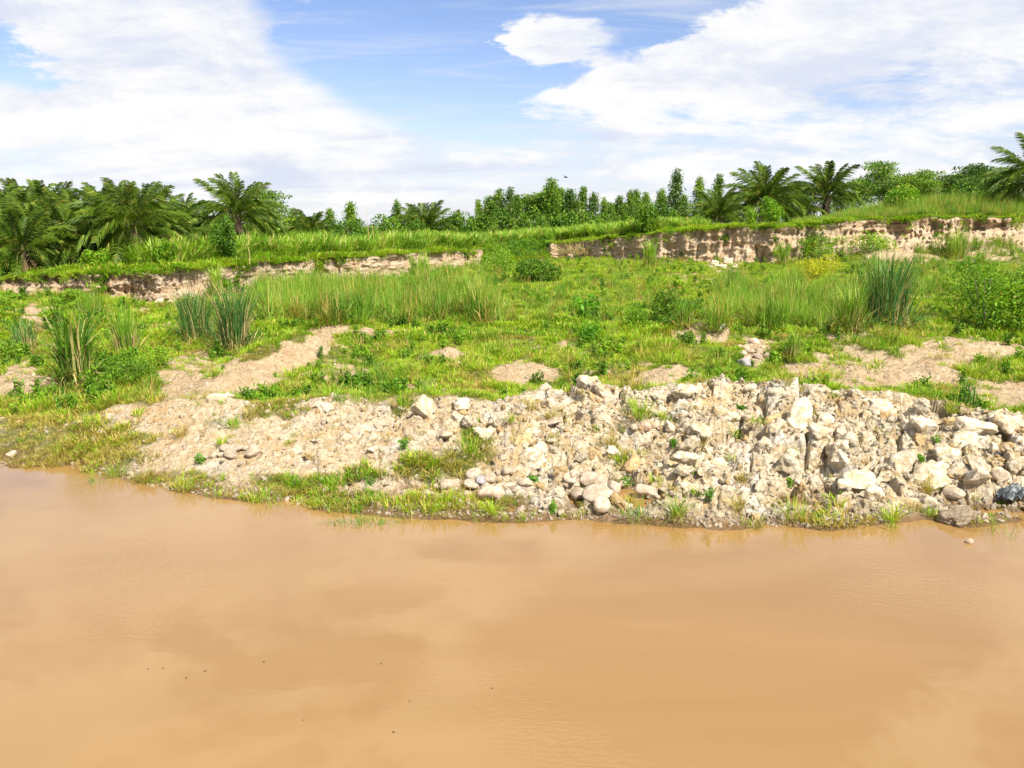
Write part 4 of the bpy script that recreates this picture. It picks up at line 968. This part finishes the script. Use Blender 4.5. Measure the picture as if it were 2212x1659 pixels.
def palm(px, y, pyt, label, group=None, th=1.3, n=32, dry=2, widen=1.0):
    x, y, z = on_plateau(px, y); H = CAMZ + ray(px, pyt)[1] * y - z; k = H / (th + 4.0)
    t = thing('oil_palm', (x, y, z - .1), label, 'palm tree', group, RNG.uniform(0, 6.28), k)
    link('trunk', TRUNK[th], t)
    for i in range(n):
        f = i / (n - 1); a = i * 2.39996 + RNG.uniform(-.15, .15)
        el = R(86 - 88 * f ** .8) + RNG.uniform(-.08, .08)
        kind = 'up' if f < .25 else ('mid' if f < .62 else 'low')
        sc = RNG.uniform(.88, 1.06) * (widen if f > .3 else 1) * (.92 if f < .12 else 1)
        fr = link('frond', FR[kind][RNG.integers(len(FR[kind]))], t, (.16 * math.cos(a), .16 * math.sin(a), th + .15 - .25 * f), (RNG.uniform(-.12, .12), -el, a), sc)
    for i in range(dry):
        a = RNG.uniform(0, 6.28)
        link('dry_frond', FR['dry'][0], t, (.25 * math.cos(a), .25 * math.sin(a), th - .1), (0, R(50), a), .9)
    return t
GL = 'oil palm crowded into the dense palm grove above the bluff'
for px, yy, top in ((-35, 66, 384), (122, 74, 392), (190, 70, 404), (250, 78, 392), (395, 72, 424), (20, 80, 380), (345, 84, 398), (440, 84, 436), (-90, 62, 400), (150, 86, 396), (90, 66, 428), (60, 72, 396), (220, 64, 430), (160, 64, 438), (290, 80, 400), (380, 66, 448), (-10, 72, 398), (70, 90, 384), (410, 90, 420), (345, 66, 440)):
    palm(px, yy, top, GL, 'palms of the dense grove', 2.0 if yy < 68 else 3.6, 28, 2)
palm(60, 60.5, 445, 'low oil palm with withered brown fronds at the front of the grove', None, 2.0, 30, 7)
palm(302, 62, 380, 'broadest oil palm at the right front of the dense grove', None, 2.8, 36, 2, 1.06)
palm(525, 74, 374, 'lone tall oil palm with upright fronds in front of the layered tree', None, 3.6, 36, 1, 1.0)
palm(682, 98, 452, 'low oil palm in the gap beside the conical tree', None, 1.3, 32, 0, 1.1)
palm(625, 104, 462, 'half hidden low oil palm behind the lone tall palm', None, 1.3, 26, 0)
palm(922, 132, 434, 'far low oil palm with wide arched crown between small trees', None, 1.3, 34, 0, 1.2)
palm(1638, 116, 352, 'large dark oil palm, tallest left one of the right palms', None, 2.0, 40, 1)
palm(1542, 108, 404, 'short oil palm with trunk base showing at the plateau rim', None, 1.3, 34, 2, 1.0)
palm(1692, 120, 396, 'drooping dark oil palm between the two tall right palms', None, 1.3, 30, 1)
palm(1768, 122, 347, 'open crowned oil palm with visible trunk beside the layered tree', None, 2.8, 32, 1)
palm(2210, 104, 288, 'oil palm at the right border rising over the reeds', None, 2.8, 34, 0, .95)

# ------------------------------------------------------------------ small things
def bird():
    P = [tube([(-.16, 0, 0), (-.10, 0, .01), (0, 0, 0), (.10, 0, .015), (.15, 0, .03), (.19, 0, .02)], [.005, .035, .055, .04, .028, .004], 8)]
    for sd in (1, -1):
        pts = [(-.05, .03 * sd, .02), (.07, .03 * sd, .02), (-.03, .17 * sd, .07), (.05, .17 * sd, .07), (-.10, .33 * sd, .03), (-.06, .33 * sd, .03)]
        v = np.array(pts + [(a_, b_, c_ - .008) for a_, b_, c_ in pts])
        q = np.array([[0, 1, 3, 2], [2, 3, 5, 4], [6, 7, 9, 8], [8, 9, 11, 10], [0, 2, 8, 6], [2, 4, 10, 8], [1, 3, 9, 7], [3, 5, 11, 9], [4, 5, 11, 10]])
        P.append((v, q, np.zeros(12), np.zeros(12)))
    tl = np.array([(-.12, .02, 0), (-.12, -.02, 0), (-.27, -.05, -.01), (-.27, .05, -.01)]); P.append((tl, np.array([[0, 1, 2, 3]]), np.zeros(4), np.zeros(4)))
    v, q, _, _ = join(P); m, t_, p = principled('dark_feathers', .7); p.inputs['Base Color'].default_value = (.02, .018, .03, 1)
    return mesh_np('flying_bird', v, q, m)
a_, e_ = ray(1222, 383); yb = 62.0
tag(link('flying_bird', bird(), None, (a_ * yb, yb, CAMZ + e_ * yb), (.3, .1, .5)), 'small dark bird flying above the eucalyptus row', 'bird')

def sheet():
    n = 22; u, v_ = np.meshgrid(np.linspace(-1, 1, n), np.linspace(-1, 1, n))
    zz_ = .16 * fbm(u * 2, v_ * 2, 1.3, 3, 210) + .14 * np.abs(perlin(u * 1.6 + v_, v_ * 2.2, 214)) + .10 * (1 - u * u)
    vv = np.stack([u * .42 * (1 - .25 * v_ * v_), v_ * .26 + .05 * perlin(u * 2, v_, 216), zz_], -1).reshape(-1, 3)
    m, t_, p = principled('dark_plastic', .45, .4); p.inputs['Base Color'].default_value = (.055, .065, .07, 1)
    return mesh_np('plastic_sheet', vv, grid_quads(np.arange(n * n).reshape(n, n)), m)
x, y, z = hit(2188, 1084); o = link('plastic_sheet', sheet(), None, (x, y, z + .04), (.1, 0, .2)); so = o.modifiers.new('thickness', 'SOLIDIFY'); so.thickness = .006
tag(o, 'crumpled dark grey plastic sheet at the right water edge', 'plastic sheet')
stone(2212, 1066, 40, COBS[2], 'cream stone lying on the dark plastic sheet', None)
x, y, z = hit(2010, 1088); v, q, _, _ = tube([(-.24, .06, .03), (-.1, .02, .05), (.08, -.03, .04), (.22, -.08, .03)], [.012, .03, .028, .01], 7)
tag(link('pale_stick', mesh_np('pale_stick', v, q, rock_mat('bleached_wood', (.62, .6, .55), (.78, .76, .72), (.4, .36, .3))), None, (x, y, z + .03), (0, .12, -.35)), 'short bleached stick lying above the conglomerate lump', 'stick')

# grass standing in shallow water and floating bits
a_, e_ = ray(785, 1132); y0 = CAMZ / -e_
o = link('floating_grass', grass_mesh('floating_grass', M_REED, blades(120, .5, .75, .018, 1.1, .8, 4), blades(40, .6, .8, .016, .6, 1.5, 5)), None, (a_ * y0, y0, -.02)); o.scale = (1.1, .35, .6)
tag(o, 'tangled green grass raft floating off the bank', 'grass raft')
for px, py in ((212, 1045), (1925, 1142), (460, 1078), (590, 1095), (880, 1128), (2130, 1150), (2180, 1160), (1040, 1128), (720, 1112)):
    a_, e_ = ray(px, py); y0 = CAMZ / -e_
    o = link('water_grass', grass_mesh('water_grass', M_REED, blades(14, .5, .2, .014, .25, .8, 4)), None, (a_ * y0, y0, -.05))
    tag(o, 'few thin grass blades standing in the shallow water', 'grass', 'grass blades standing in shallow water')
m, t_, p = principled('wet_debris', .6); p.inputs['Base Color'].default_value = (.09, .06, .03, 1)
dv, dq, da, db = leaves(np.zeros((3, 3)), .07, .6, 0); dv[:, 2] *= .12
DEB = mesh_np('floating_leaf', dv, dq, m)
for px, py in ((402, 1465), (443, 1450), (352, 1444), (885, 1515), (1063, 1487), (823, 1434), (655, 1556), (320, 1445), (570, 1430), (850, 1582)):
    a_, e_ = ray(px, py); y0 = CAMZ / -e_
    o = link('floating_leaf', DEB, None, (a_ * y0, y0, .006), (0, 0, RNG.uniform(0, 6)), RNG.uniform(.5, .95))
    tag(o, 'tiny dark leaf scrap floating on the open water', 'leaf scrap', 'leaf scraps on the water')
